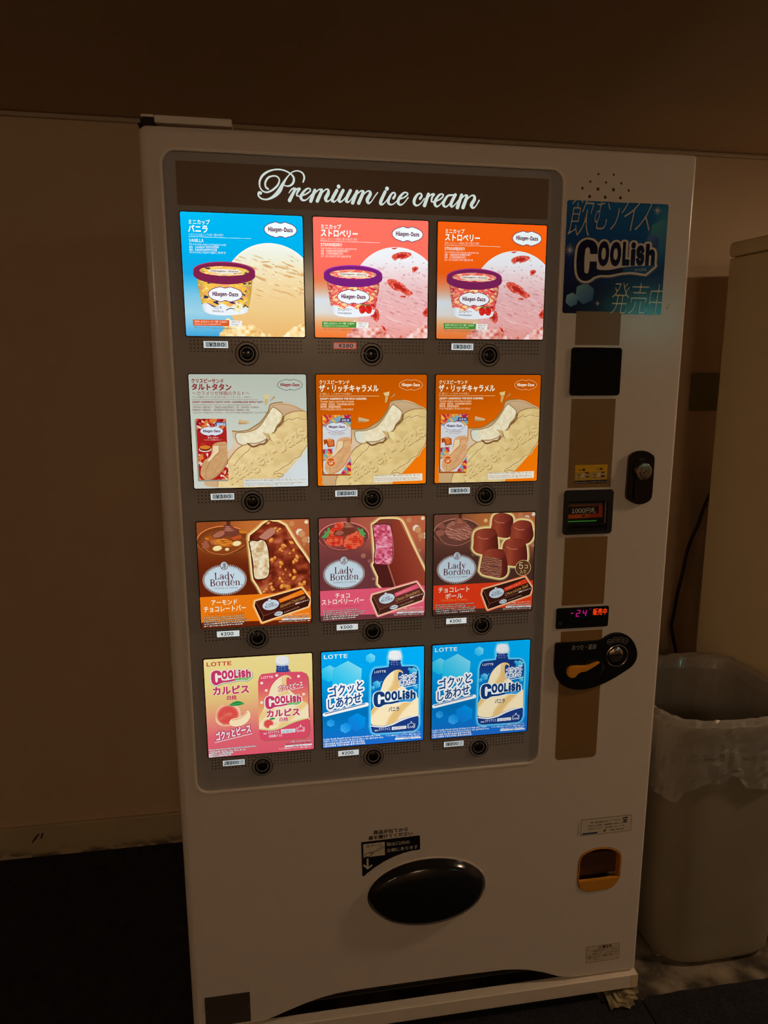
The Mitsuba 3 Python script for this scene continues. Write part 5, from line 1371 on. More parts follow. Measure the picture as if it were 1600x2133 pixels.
UP = [
    [(0.2089,1.7375,0.00316),(0.205,1.7407,0.0029),(0.2048,1.7482,0.00316),(0.2097,1.7555,0.00316),(0.2176,1.7586,0.00237),(0.2247,1.7579,0.00238),(0.2284,1.7526,0.00264),(0.2256,1.7447,0.00317),(0.2175,1.7369,0.00317),(0.2076,1.7322,0.00264),(0.1998,1.7339,0.00237),(0.1952,1.7403,0.00236),(0.1953,1.7494,0.00315),(0.2002,1.7583,0.00367),(0.2089,1.7648,0.00315),(0.2195,1.7685,0.00237),(0.2301,1.7693,0.00237),(0.2395,1.7675,0.00238),(0.2484,1.7629,0.00265),(0.253,1.7569,0.00346),(0.252,1.7496,0.00373),(0.2468,1.7446,0.00293),(0.2406,1.7434,0.00212),(0.2354,1.7452,0.00159)],
    [(0.2687,1.751,0.00227),(0.2709,1.7577,0.00321),(0.269,1.7644,0.00267),(0.2634,1.768,0.00213),(0.2567,1.7684,0.00186),(0.25,1.7657,0.00186),(0.2432,1.7592,0.00212),(0.2378,1.7521,0.00345),(0.2328,1.7438,0.00557),(0.2277,1.7351,0.00689),(0.2212,1.7283,0.00583),(0.2131,1.723,0.0037),(0.2051,1.7205,0.00264),(0.1972,1.7216,0.00263),(0.1924,1.7261,0.00289),(0.1931,1.7309,0.00368),(0.196,1.7304,0.00526)],
    [(0.2443,1.7328,0.0016),(0.2488,1.7385,0.0024),(0.2534,1.7407,0.00267)], [(0.2552,1.7392,0.00454),(0.2449,1.7207,0.00614)], [(0.251,1.7315,0.00187),(0.2571,1.7388,0.0024),(0.2622,1.7398,0.00481)], [(0.2616,1.7385,0.00401),(0.2586,1.7342,0.00347),(0.2576,1.729,0.00267),(0.2621,1.728,0.00187)],
    [(0.2621,1.728,0.00187),(0.2729,1.7317,0.00242),(0.2806,1.7373,0.00242),(0.2799,1.741,0.00215),(0.2747,1.7403,0.00295),(0.2679,1.7337,0.00429),(0.2643,1.7268,0.00509),(0.2674,1.7219,0.00349),(0.2741,1.7231,0.00215),(0.2823,1.7308,0.00188),(0.2878,1.7376,0.00188)],
    [(0.2887,1.7386,0.00538),(0.2813,1.7211,0.00593)], [(0.2857,1.7309,0.00189),(0.2946,1.7394,0.00216),(0.2989,1.7403,0.00297),(0.3002,1.7376,0.0054),(0.2926,1.7216,0.00594)], [(0.2971,1.7308,0.00189),(0.3068,1.7404,0.00216),(0.3119,1.7404,0.00325),(0.3115,1.7343,0.00569),(0.3071,1.7265,0.00596),(0.3089,1.7217,0.00353),(0.3146,1.7239,0.0019),(0.3215,1.7324,0.0019)],
    [(0.3268,1.7402,0.00544),(0.3187,1.7259,0.00571),(0.3206,1.7217,0.00354),(0.3255,1.7237,0.00191),(0.3352,1.7355,0.00191)], [(0.3299,1.7467,0.00625),(0.33,1.7463,0.00625)],
    [(0.3377,1.7404,0.00545),(0.3304,1.7264,0.00573),(0.3323,1.7218,0.00355),(0.3378,1.7248,0.00219),(0.3475,1.736,0.00219)], [(0.3505,1.7407,0.00547),(0.3433,1.7269,0.00574),(0.3448,1.7219,0.00356),(0.3501,1.7246,0.00192),(0.3584,1.7365,0.00192)],
    [(0.362,1.7399,0.00549),(0.3541,1.721,0.00604)], [(0.3577,1.7313,0.00192),(0.368,1.7404,0.0022),(0.3719,1.7408,0.0033),(0.3724,1.7375,0.0055),(0.3649,1.7211,0.00606)], [(0.3686,1.7305,0.00193),(0.379,1.7402,0.0022),(0.3845,1.7409,0.00331),(0.3852,1.736,0.0058),(0.3801,1.7271,0.00607),(0.382,1.7215,0.00359),(0.3872,1.7243,0.00194),(0.3928,1.7325,0.00194),(0.3984,1.7394,0.00194)],
    [(0.4151,1.7468,0.00667),(0.4151,1.7466,0.00667)], [(0.4117,1.7413,0.00528),(0.4039,1.7248,0.00584),(0.4053,1.7204,0.00389),(0.4106,1.723,0.00195),(0.419,1.7331,0.00195)],
    [(0.4265,1.7314,0.00447),(0.4296,1.7364,0.00363),(0.4284,1.7405,0.00251),(0.4237,1.739,0.00334),(0.4184,1.7305,0.00502),(0.4173,1.7243,0.00474),(0.4209,1.7208,0.00307),(0.4273,1.7224,0.00196),(0.4371,1.7313,0.00196)],
    [(0.4354,1.7297,0.00196),(0.4455,1.7334,0.00252),(0.452,1.7388,0.00281),(0.4497,1.7418,0.00224),(0.4441,1.7403,0.00336),(0.4371,1.7323,0.00504),(0.4349,1.7247,0.00504),(0.4391,1.721,0.00309),(0.4456,1.7244,0.00197),(0.4528,1.7335,0.00225)],
    [(0.4744,1.7328,0.00452),(0.4773,1.7373,0.00367),(0.4757,1.7411,0.00254),(0.4702,1.7396,0.00367),(0.4647,1.7317,0.00536),(0.4639,1.7246,0.0048),(0.4681,1.7209,0.00311),(0.4752,1.7242,0.00198),(0.4822,1.7331,0.00198)],
    [(0.4895,1.7406,0.00538),(0.4826,1.7217,0.00624)], [(0.4861,1.733,0.00198),(0.4949,1.7403,0.00255),(0.4994,1.7405,0.00455)], [(0.4988,1.7395,0.00369),(0.4961,1.7349,0.00341),(0.4956,1.7287,0.00284),(0.5007,1.7284,0.00199)],
    [(0.5004,1.7284,0.00199),(0.5106,1.7329,0.00257),(0.5165,1.7389,0.00285),(0.5148,1.7419,0.00228),(0.5091,1.7399,0.0037),(0.5029,1.7318,0.00513),(0.5013,1.7247,0.00484),(0.5051,1.7207,0.00314),(0.5107,1.7238,0.002),(0.5178,1.7319,0.002)],
    [(0.5362,1.741,0.00287),(0.5319,1.7408,0.00286),(0.5248,1.7392,0.00372),(0.5186,1.7306,0.00515),(0.517,1.7241,0.00458),(0.5214,1.7208,0.00287),(0.5279,1.7255,0.00229),(0.536,1.7363,0.0023)], [(0.5388,1.7416,0.00545),(0.5313,1.7272,0.00574),(0.5326,1.7213,0.00316),(0.538,1.7249,0.00201),(0.545,1.733,0.00201)],
    [(0.5503,1.7416,0.00547),(0.5429,1.7206,0.00634)], [(0.5465,1.7317,0.00202),(0.5549,1.7405,0.00231),(0.559,1.7414,0.00346),(0.5596,1.738,0.00548),(0.5533,1.721,0.00635)], [(0.5573,1.7315,0.00202),(0.5672,1.7408,0.00231),(0.5734,1.7412,0.00376),(0.5741,1.7352,0.0058),(0.5688,1.7261,0.00609),(0.5716,1.7209,0.00348),(0.577,1.7243,0.00203),(0.5829,1.734,0.00261)]]
word = unary_union([stroke(p) for p in UP]).simplify(.00004)
hb = 'vending_machine__header_band'
m = join(*[slab(p, DY - .0011, DY - .0004) for p in polys(word)])
scene[hb + '__lettering'] = ply(m, 'm_dark_diffuse', smooth=False, emitter={'type': 'area', 'sampling_weight': 0.0, 'radiance': rgb(lin('#d3e0d8') * .92)})


class Label(Art):
    """print on a plate: coordinates in metres on the machine's front, turned into print units"""

    def __init__(self, x0, x1, z0, z1, rad=8):
        self.x0, self.z1, self.wm = x0, z1, x1 - x0
        super().__init__(x1 - x0, z1 - z0, rad, 1000 * (z1 - z0) / (x1 - x0))

    def u(self, pts):
        return [((x - self.x0) / self.wm * 1000, (self.z1 - z) / self.wm * 1000) for x, z in pts]

    def s(self, metres):
        return metres / self.wm * 1000


# ------------------------------------------------------------------ promotional sticker
S = Art(.2012, .1997, 22)


def sticker_bg(u, v):
    c = stops(v - .1 * u, [(0, (32, 108, 176)), (260, (24, 88, 160)), (520, (26, 56, 124)), (760, (24, 30, 80)), (1000, (20, 24, 66))])
    c = mix(c, (96, 190, 190), ss(220, 60, np.abs(u - 960) + .6 * np.abs(v - 260)) * .45)
    return mix(c, (20, 90, 100), ss(700, 1000, u) * ss(760, 1000, v) * .5)  # teal reflection painted into the lower right corner


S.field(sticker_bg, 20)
for c, r, a, b in (([(946,258)][0], 120, (80, 160, 170), (60, 120, 180)), ([(212,818)][0], 100, (120, 180, 200), (70, 110, 180)), ([(87,877)][0], 66, (150, 210, 226), (90, 140, 190)), ([(865,338)][0], 70, (90, 130, 200), (50, 80, 150))):
    S.field(lambda u, v, c=c, r=r, a=a, b=b: mix(a, b, np.clip(.5 + (v - c[1] + u - c[0]) / (2.6 * r), 0, 1)), 14, hexagon(c[0], c[1], r, 6))
for c, r in (([(891,58)][0], 46), ([(45,435)][0], 62), ([(345,907)][0], 24)):
    S.field(lambda u, v, c=c, r=r: mix(sticker_bg(u, v), (250, 220, 190), np.exp(-np.hypot(u - c[0], v - c[1]) / (r * .35))), 6, Point(c).buffer(r * .95))
    for k in range(8):
        L = r * (1.25 if k % 2 == 0 else .8)
        S.shape(affinity.rotate(Polygon([(c[0] - 2.5, c[1]), (c[0], c[1] - L), (c[0] + 2.5, c[1])]), 45 * k + 5, origin=c), '#e8cfc0')
ink = '#cfc8bc'
for ch, a, h in (('飲', [(3,310),(256,312)], 375), ('む', [(254,246),(415,243)], 275), ('ア', [(410,247),(588,243)], 262), ('イ', [(542,245),(709,242)], 275), ('ス', [(670,243),(842,241)], 262)):
    g, adv = glyph(ch, 130)
    b = g.bounds
    (u0, v0), (u1, v1) = a
    w = (u1 - u0) * .86
    S.shape(affinity.affine_transform(g, [w / (b[2] - b[0]), .16 * h / (b[3] - b[1]), 0, -h / (b[3] - b[1]), u0 - b[0] * w / (b[2] - b[0]) - .16 * h * b[1] / (b[3] - b[1]), v0 + b[1] * h / (b[3] - b[1])]), ink)
for ch, a, h in (('発', [(467,998),(661,997)], 288), ('売', [(655,997),(851,994)], 288), ('中', [(851,994),(1029,991)], 272)):
    g, adv = glyph(ch, 130)
    b = g.bounds
    (u0, v0), (u1, v1) = a
    w = (u1 - u0) * .88
    S.shape(affinity.affine_transform(g, [w / (b[2] - b[0]), .12 * h / (b[3] - b[1]), 0, -h / (b[3] - b[1]), u0 - b[0] * w / (b[2] - b[0]) - .12 * h * b[1] / (b[3] - b[1]), v0 + b[1] * h / (b[3] - b[1])]), '#d2c8a8')
cool_logo(S, aff([(114,572)][0], [(910,553)][0], 232), '#17153c', '#e4dccf', '#2c5890', '#d4dcde', (110, 108, 120))
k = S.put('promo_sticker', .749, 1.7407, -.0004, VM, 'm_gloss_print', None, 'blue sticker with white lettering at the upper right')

# ------------------------------------------------------------------ reading matter on the money column
A = Label(*[f(p[i] for p in [(0.7798,1.179),(0.8591,1.141)]) for i in (0, 1) for f in (min, max)], 10)
A.shape(A.clip, '#2a201a')
A.poly(A.u([(0.78,1.1747),(0.8565,1.1745),(0.8584,1.145),(0.7816,1.1438)]), (196, 92, 24))
A.poly(A.u([(0.837,1.1745),(0.8565,1.1745),(0.8584,1.145),(0.8265,1.1445)]), (200, 70, 36))
A.poly(A.u([(0.7803,1.1785),(0.8563,1.1779),(0.8563,1.1706),(0.7808,1.1703)]), (96, 84, 70))
A.poly(A.u([(0.7842,1.1687),(0.8492,1.1688),(0.8498,1.1528),(0.7847,1.1522)]), (40, 24, 26))
A.poly(A.u([(0.8123,1.1502),(0.8222,1.1505),(0.8176,1.1456)]), (60, 22, 18))
A.text('1000円札', A.u([(0.7907,1.1548),(0.8441,1.1552)]), A.s(.0100), '#d8d2cc', 640)
A.put('denomination_label', A.x0, A.z1, .0080, 'vending_machine__bill_acceptor', 'm_print', None, 'orange bordered label')
g = [(0.7848,1.1419),(0.8451,1.1424)]
scene['vending_machine__bill_acceptor__green_light'] = ply(bx(g[0][0], g[1][0], .0060, .0085, 1.1372, 1.1388), 'm_dark_diffuse', smooth=False, emitter={'type': 'area', 'sampling_weight': 0.0, 'radiance': rgb(lin((34, 92, 26)))})

A = Label(.8012 - .0110, .8640 - .0055, 1.2155, 1.2530, 14)
q = lambda pts: A.u(pts)
A.shape(A.clip, '#e3b21c')
A.poly(q([(0.7892,1.2217),(0.8597,1.223),(0.8601,1.2157),(0.7896,1.2145)]), (26, 16, 22))
for pts in ([(0.7924,1.2369),(0.8221,1.2377),(0.8223,1.225),(0.7928,1.2238)], [(0.8256,1.2381),(0.8561,1.2387),(0.8566,1.2256),(0.8261,1.2247)]):
    A.poly(q(pts), (206, 176, 110)); A.line(q(list(pts) + [pts[0]]), 7, (60, 40, 20))
for pts in ([(0.7956,1.234),(0.8021,1.2341),(0.8022,1.2316),(0.7957,1.2314)], [(0.7964,1.2282),(0.7999,1.2283),(0.8,1.2259),(0.7965,1.2258)], [(0.8289,1.2345),(0.835,1.2347),(0.8351,1.2325),(0.829,1.2323)], [(0.8287,1.2289),(0.8348,1.2291),(0.8349,1.2269),(0.8288,1.2267)]):
    A.poly(q(pts), (110, 84, 50))
for c in [(0.8078,1.2323),(0.8412,1.233)]:
    A.shape(oval(*q([c])[0], 42, 50), (226, 204, 150))
for pts, c in (([(0.812,1.2283),(0.8134,1.2302),(0.8169,1.2309),(0.8206,1.2296),(0.8207,1.2277)], (40, 26, 24)), ([(0.8115,1.2379),(0.8145,1.2388),(0.8181,1.2368),(0.8188,1.233),(0.8173,1.2303),(0.814,1.2304),(0.8128,1.2336)], (190, 150, 110)), ([(0.811,1.2375),(0.8144,1.2392),(0.8183,1.2373),(0.8189,1.233),(0.8172,1.2357),(0.8131,1.2364)], (40, 26, 24)), ([(0.8444,1.2296),(0.8469,1.2314),(0.852,1.2315),(0.8546,1.2295),(0.8532,1.2276),(0.845,1.2281)], (60, 40, 40)), ([(0.846,1.2372),(0.8485,1.2386),(0.8516,1.2376),(0.8523,1.2342),(0.8504,1.2316),(0.8474,1.2318),(0.8462,1.2343)], (200, 164, 124)), ([(0.845,1.2368),(0.8484,1.2393),(0.8526,1.2376),(0.8517,1.2361),(0.8466,1.2361)], (70, 50, 44))):
    A.poly(q(pts), c)
A.line(q([(0.798,1.2444),(0.8032,1.2414)]), 10, '#5a3a10'); A.line(q([(0.803,1.2448),(0.7987,1.2412)]), 10, '#5a3a10')
A.text('新', q([(0.8057,1.2414),(0.812,1.2415)]), A.s(.0042), '#3a200c', 800)
c = q([(0.8379,1.245)])[0]
A.shape(Point(c).buffer(38).difference(Point(c).buffer(30)), '#5a3a10')
A.text('旧', q([(0.8419,1.2426),(0.8482,1.2427)]), A.s(.0044), '#3a200c', 800)
A.text('新1000円札はご利用できません', q([(0.791,1.2163),(0.8585,1.2177)]), A.s(.0030), '#d8c8c0', 520, True)
A.put('banknote_notice', A.x0, A.z1, -.0009, VM, 'm_print', None, 'yellow notice with two banknotes')

# status display: red figures and sign
def glow_shape(name, g, y, col, parent, gain=1.0):
    key = key_for(parent + '__' + name)
    scene[key] = ply(join(*[slab(p, y - .0003, y) for p in polys(g)]), 'm_dark_diffuse', smooth=False, emitter={'type': 'area', 'sampling_weight': 0.0, 'radiance': rgb(lin(col) * gain)})
    return key


def lettering_m(s, pts, h, wt=400, skew=0.0, track=0.0):
    """lettering in metres on the front: pts the ends of the baseline in (x, z)"""
    g, w = words(s, h, wt, False, track)
    (x0, z0), (x1, z1) = pts
    L = math.hypot(x1 - x0, z1 - z0)
    c, d, k = (x1 - x0) / L, (z1 - z0) / L, L / w
    return affinity.affine_transform(g, [c * k, -d + c * skew, d * k, c + d * skew, x0, z0])


def seg(a, b, w=.00105):
    return LineString([a, b]).buffer(w, cap_style=1, quad_segs=2)


def digit(x, z, w, h, on, sk=.16):
    p = lambda a, b: (x + a * w + sk * b * h, z + b * h)
    s = {'a': ((.08, 1), (.92, 1)), 'b': ((1, .94), (1, .56)), 'c': ((1, .44), (1, .06)), 'd': ((.08, 0), (.92, 0)), 'e': ((0, .44), (0, .06)), 'f': ((0, .94), (0, .56)), 'g': ((.1, .5), (.9, .5))}
    return unary_union([seg(p(*s[c][0]), p(*s[c][1])) for c in on])


d0, d1, d2 = [(0.7969,0.9476),(0.8075,0.9402),(0.8217,0.9411)]
glow_shape('temperature', unary_union([seg((d0[0], d0[1]), (d0[0] + .0040, d0[1] + .0002)), digit(d1[0], d1[1] + .0004, .0064, .0128, 'abged'), digit(d2[0], d2[1] - .0008, .0064, .0128, 'fgbc')]), -.0025, (176, 14, 112), sd)
glow_shape('degree_sign', lettering_m('℃', [(0.8355,0.9518),(0.8405,0.9518)], .0040, 400), -.0025, (92, 12, 90), sd)
glow_shape('sales_sign', lettering_m('販売中', [(0.844,0.9425),(0.8758,0.9423)], .0122, 560), -.0025, (255, 66, 16), sd)
put('sensor', slab(Point([(0.7736,0.927)][0]).buffer(.0034, quad_segs=6), -.0029, -.002), 'm_slate', 30, sd)

# lettering on the coin panel
g = unary_union(polys(lettering_m('おつり・返却', [(0.7991,0.8702),(0.8538,0.8696)], .0098, 500)))
put('lettering', join(*[slab(p, -.0077, -.0073) for p in polys(g)]), 'm_mark', False, cn)
for t, c in (('500', [(0.8832,0.8824)][0]), ('100', [(0.8954,0.8863)][0]), ('50', [(0.9072,0.8858)][0]), ('10', [(0.9186,0.8822)][0])):
    g = unary_union([Point(c).buffer(.0061).difference(Point(c).buffer(.0055))] + [p.buffer(0) for p in polys(lettering_m(t, [(c[0] - .0014 * len(t), c[1] - .0016), (c[0] + .0014 * len(t), c[1] - .0016)], .0032, 500))])
    put('coin_mark', join(*[slab(p, -.0077, -.0073) for p in polys(g)]), 'm_mark', False, cn)

# instruction sticker over the flap
Z = Label(.352, .531, .378, .487, 2)
Z.clip = sbox(-100, -300, 1100, 800)
Z.text('商品が出てから', Z.u([(0.3853,0.4885),(0.4598,0.4883)]), Z.s(.0078), '#2a2018', 700)
Z.text('扉を開けてください', Z.u([(0.3748,0.4768),(0.4695,0.4777)]), Z.s(.0078), '#2a2018', 700)
blk = Polygon(Z.u([(0.3596,0.4727),(0.4844,0.4745),(0.4853,0.4407),(0.4688,0.4402),(0.4513,0.4374),(0.4282,0.4306),(0.407,0.4215),(0.3878,0.41),(0.3725,0.3991),(0.3648,0.392),(0.3614,0.3941)])).buffer(-6).buffer(6)
Z.shape(blk, '#15131a')
Z.poly(Z.u([(0.3638,0.4676),(0.409,0.4681),(0.4099,0.4371),(0.3641,0.4363)]), '#d9cdbc')
Z.text('スプーン', Z.u([(0.3686,0.4586),(0.4042,0.459)]), Z.s(.0062), '#2a2018', 600)
sp = Z.u([(0.3807,0.4445),(0.4061,0.4556),(0.3756,0.4423)])
Z.line([sp[0], sp[1]], 26, '#3a2c20'); Z.line([sp[0], sp[1]], 14, '#d9cdbc')
o = oval(*sp[2], 54, 26, -20); Z.shape(o.difference(o.buffer(-8)), '#3a2c20')
Z.text('取出口内の', Z.u([(0.4128,0.4579),(0.4632,0.4583)]), Z.s(.0074), '#cfc6bc', 560)
Z.text('左側にあります', Z.u([(0.4132,0.4435),(0.4808,0.4451)]), Z.s(.0074), '#cfc6bc', 560)
a = Z.u([(0.3726,0.4315),(0.3729,0.4098),(0.3653,0.4182),(0.3813,0.4162)])
Z.line([a[0], a[1]], 22, '#d9cdbc'); Z.line([a[2], a[1], a[3]], 22, '#d9cdbc')
Z.put('instruction_sticker', Z.x0, Z.z1, -.0003, VM, 'm_print', None, 'black and white instruction sticker above the flap')

# contact label, warning label
I = Label(.8462, .9662, .4300, .4700, 5)
I.shape(I.clip, '#2a2220'); I.shape(I.clip.buffer(-7), '#d4c9ba')
for y0, s, x0, x1, h in ((.4590, '故障・返金のお問い合わせ　フリーダイヤル', .868, .940, .0034), (.4510, 'お問い合わせの際は　自販機番号をご確認のうえ', .863, .945, .0030), (.4440, 'お知らせください。　受付時間　9:00～17:00', .863, .950, .0028), (.4360, '設置者・管理者連絡先', .916, .950, .0030)):
    I.text(s, I.u([(x0, y0), (x1, y0)]), I.s(h), '#3a302a', 760, True)
I.shape(sbox(*I.u([(.8500, .4365)])[0], *I.u([(.8860, .4325)])[0]), '#33405e')
I.shape(Point(I.u([(.9030, .4375)])[0]).buffer(26), '#7a5a2c')
x, z = .9450, .4520
I.line(I.u([(x, z + .0120), (x + .0105, z + .0126)]), 22, '#221e24'); I.line(I.u([(x + .001, z + .0075), (x + .0095, z + .0080), (x + .0070, z + .0010)]), 16, '#221e24'); I.line(I.u([(x + .0005, z), (x + .0035, z + .006)]), 16, '#221e24'); I.line(I.u([(x + .0052, z + .0060), (x + .0046, z + .0005), (x + .0095, z + .0003)]), 12, '#221e24')
I.put('contact_label', .8462, .4700, -.0003, VM, 'm_print', None, 'small white label with dark border above the coin return')
put('peeling_edge', tm(rbox(.8415, .8452, -.0016, .0, .4370, .4640, .0007)), 'm_kick', 30, VM, 'curled sticker edge beside the white label')
Wn = Label(.8772, .9592, .1000, .1430, 30)
Wn.shape(Wn.clip, '#5c4a3c'); Wn.shape(Wn.clip.buffer(-9), '#cfbfaa')
Wn.line(Wn.u([(.8785, .1330), (.9580, .1330)]), 8, '#6a5646')
t = Wn.u([(.9060, .1345), (.9100, .1410), (.9140, .1345)])
Wn.line(t + [t[0]], 12, '#3a2c24'); Wn.text('!', Wn.u([(.9094, .1352), (.9106, .1352)]), Wn.s(.0040), '#3a2c24', 700)
Wn.text('警告先', Wn.u([(.9160, .1348), (.9400, .1348)]), Wn.s(.0066), '#3a2c24', 760)
for i, s in enumerate(('転倒防止を行ってください。', '転倒により、けがのおそれが', 'あります。確実に固定して', 'ください。')):
    Wn.text(s, Wn.u([(.8930, .1268 - .0070 * i), (.8930 + .0050 * len(s), .1268 - .0070 * i)]), Wn.s(.0042), '#4a3a30', 640, True)
c = Wn.u([(.8862, .1140)])[0]
Wn.shape(Point(c).buffer(56).difference(Point(c).buffer(42)), '#4a3a30'); Wn.line([(c[0] - 36, c[1] - 36), (c[0] + 36, c[1] + 36)], 12, '#4a3a30')
Wn.put('warning_label', .8772, .1430, -.0003, VM, 'm_print', None, 'small pale warning label near the bottom right')
put('blister', join(*[lathe([(0, .0012), (.0015, .0008), (.0022, 0)], px_, pz_, 0, 10) for px_, pz_ in ((.9632, 1.5545), (.9655, 1.5590))]), 'm_body', True, VM)

# ------------------------------------------------------------------ tall cabinet standing out from the wall
cab_c, cab_s = math.cos(math.radians(14)), math.sin(math.radians(14))
M = np.eye(4)
M[:3, :3] = [[cab_c, -cab_s, 0], [cab_s, cab_c, 0], [0, 0, 1]]
M[:3, 3] = [1.4365, .500, 0]


def cab(name, m, mat, lab=None):
    m = m if isinstance(m, trimesh.Trimesh) else tm(m)
    m.apply_transform(M)
    return put(name, m, mat, 30, 'tall_cabinet', lab)


tag('tall_cabinet', 'tall plain beige cabinet standing behind the trash bin', 'cabinet')
cab('body', rbox(0, .52, -.50, 0, .012, 1.7485, .008), 'm_cabinet')
cab('top_cover', rbox(-.0022, .523, -.504, .0022, 1.7505, 1.789, .010), 'm_cabinet')
for fx in (.05, .47):
    for fy in (-.45, -.05):
        z0 = -.0068
        cab('foot', trimesh.creation.cylinder(.02, .0125 - z0, sections=20, transform=trimesh.transformations.translation_matrix([fx, fy, (.0125 + z0) / 2])), 'm_black_soft')

# ------------------------------------------------------------------ trash bin with its bag
BC = np.array([1.268, .222])
HB = .638


def super_ring(a, b, z, n=96, p=4.2, cx=0.0, cy=0.0):
    t = np.linspace(0, 2 * np.pi, 2001)
    x = a * np.sign(np.cos(t)) * np.abs(np.cos(t)) ** (2 / p)
    y = b * np.sign(np.sin(t)) * np.abs(np.sin(t)) ** (2 / p)
    s = np.r_[0, np.cumsum(np.hypot(np.diff(x), np.diff(y)))]
    q = np.arange(n) / n * s[-1]
    x, y = np.interp(q, s, x), np.interp(q, s, y)
    return np.c_[BC[0] + cx + x, BC[1] + cy + y, np.broadcast_to(z, n)]


def loft(rings, cap0=True, cap1=True):
    n = len(rings[0])
    v = np.vstack(rings)
    i, j = np.meshgrid(np.arange(len(rings) - 1), np.arange(n), indexing='ij')
    f = np.stack([i * n + j, i * n + (j + 1) % n, (i + 1) * n + (j + 1) % n, (i + 1) * n + j], -1).reshape(-1, 4)
    f = np.vstack([f[:, [0, 1, 2]], f[:, [0, 2, 3]]])
    for c, k in ((cap0, 0), (cap1, len(rings) - 1)):
        if c:
            v = np.vstack([v, rings[k].mean(0)])
            a = np.arange(n) + k * n
            b = (np.arange(n) + 1) % n + k * n
            f = np.vstack([f, np.c_[b, a, a * 0 + len(v) - 1] if k == 0 else np.c_[a, b, a * 0 + len(v) - 1]])
    return trimesh.Trimesh(v, f, process=False)


def half(z):
    t = z / HB
    return .166 + .020 * t, .177 + .006 * t


ZF = -.007
prof = [(.150, .161, .000), (.160, .171, .004), (.166, .177, .016)] + [(*half(z), z) for z in np.linspace(.05, .58, 9)]
prof += [(half(z)[0] + o, half(z)[1] + o, z) for o, z in ((.0, .590), (.010, .5935), (.013, .599), (.013, .628), (.009, .6365), (.002, .638), (-.003, .633))]
inner = [(half(z)[0] - .006, half(z)[1] - .006, z) for z in np.linspace(.58, .03, 8)]
rings = [super_ring(a, b, z + ZF + .006) for a, b, z in prof + inner]
tag('trash_bin', 'large beige plastic trash bin beside the machine, lined with a clear bag', 'trash bin')
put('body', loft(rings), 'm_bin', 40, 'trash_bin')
a0, b0 = half(.0)
for fx in (-.12, .12):
    for fy in (-.11, .11):
        put('foot_pad', bx(BC[0] + fx - .03, BC[0] + fx + .03, BC[1] + fy - .02, BC[1] + fy + .02, ZF, ZF + .008), 'm_bin', False, 'trash_bin')
# grip under the rim on the front side
gx0, gx1, gy = 1.298, 1.420, BC[1] - half(.55)[1]
put('handle', tm(rbox(gx0, gx1 - .012, gy - .0052, gy + .006, .553, .571, .005)), 'm_bin', 30, 'trash_bin')

# the bag: a thin film folded over the rim, hanging outside and pushed into the bin
scene['m_bag'] = {'type': 'blendbsdf', 'weight': 0.16,
                  'a': {'type': 'thindielectric', 'int_ior': 1.5},
                  'b': {'type': 'twosided', 'bsdf': {'type': 'principled', 'base_color': rgb((.85, .80, .72)), 'roughness': 0.2, 'specular': 1.0}}}
nb = 120
t = np.arange(nb) / nb * 2 * np.pi
rg = np.random.default_rng(12)


def bag_ring(off, z, amp, seed, drop=0.0, jit=.0016):
    """one hoop of the film: off outside the bin's wall, in folds of depth amp, crumpled by jit, sagging by drop"""
    a, b = half(min(z, HB))
    r = super_ring(a + off, b + off, z + ZF + .006, nb)
    nrm = r[:, :2] - BC
    nrm /= np.linalg.norm(nrm, axis=1, keepdims=True)
    w = (fbm(np.c_[np.cos(t) * 7 + z * 6, np.sin(t) * 7, np.full(nb, seed * 1.3 + z * 9)], 3, 4) - .5) * 2
    w2 = fbm(np.c_[np.cos(t) * 2.5, np.sin(t) * 2.5, np.full(nb, 5.0)], 3, 77) - .45
    crease = np.abs(fbm(np.c_[np.cos(t) * 13, np.sin(t) * 13, np.full(nb, z * 7)], 3, 11) - .5) * 2
    r[:, :2] += nrm * (np.maximum(amp * (.9 * w + 1.1 * crease), 0) + .0012 + jit * rg.random(nb))[:, None]
    r[:, 2] += drop * w2 * 2.2 + amp * .6 * w + jit * (rg.random(nb) - .5) * 1.6
    return r


outer = [bag_ring(o, z - .018, am, 4, dr, j) for o, z, am, dr, j in ((.0110, .500, .013, .070, .002), (.0110, .515, .012, .060, .002), (.0120, .530, .012, .048, .002), (.0125, .545, .011, .038, .0022), (.0130, .560, .011, .030, .0022), (.0130, .575, .010, .020, .0022), (.0142, .588, .010, .012, .002), (.0150, .600, .009, .006, .002),
                                                               (.0155, .612, .006, .003, .0014), (.0155, .624, .004, 0, .001), (.0155, .634, .005, 0, .0016), (.0155, .648, .006, 0, .0022))]
top = [bag_ring(o, z - .008, am, 10, 0, .0022) for o, z, am in ((.0165, .655, .007), (.009, .664, .007), (.001, .667, .006), (-.010, .660, .003))]
down = [bag_ring(-.0110 - am * 2.4, z - .018, am, sd, 0, .0012) for z, am, sd in ((.644, .003, 12), (.600, .0035, 12), (.54, .004, 13), (.46, .005, 14), (.36, .006, 15), (.26, .007, 16), (.16, .008, 17), (.08, .008, 18))]
film = loft(outer + top + down, False, True)
nv = len(film.vertices)
back = film.vertices - film.vertex_normals * .0007
e = np.arange(nb)
seam = np.vstack([np.c_[e, (e + 1) % nb + nv, (e + 1) % nb], np.c_[e, e + nv, (e + 1) % nb + nv]])
bag = trimesh.Trimesh(np.vstack([film.vertices, back]), np.vstack([film.faces, film.faces[:, ::-1] + nv, seam]), process=False)
put('trash_bag', bag, 'm_bag', False)
tag('trash_bag', 'crinkled clear plastic bag folded over the rim of the bin', 'trash bag')

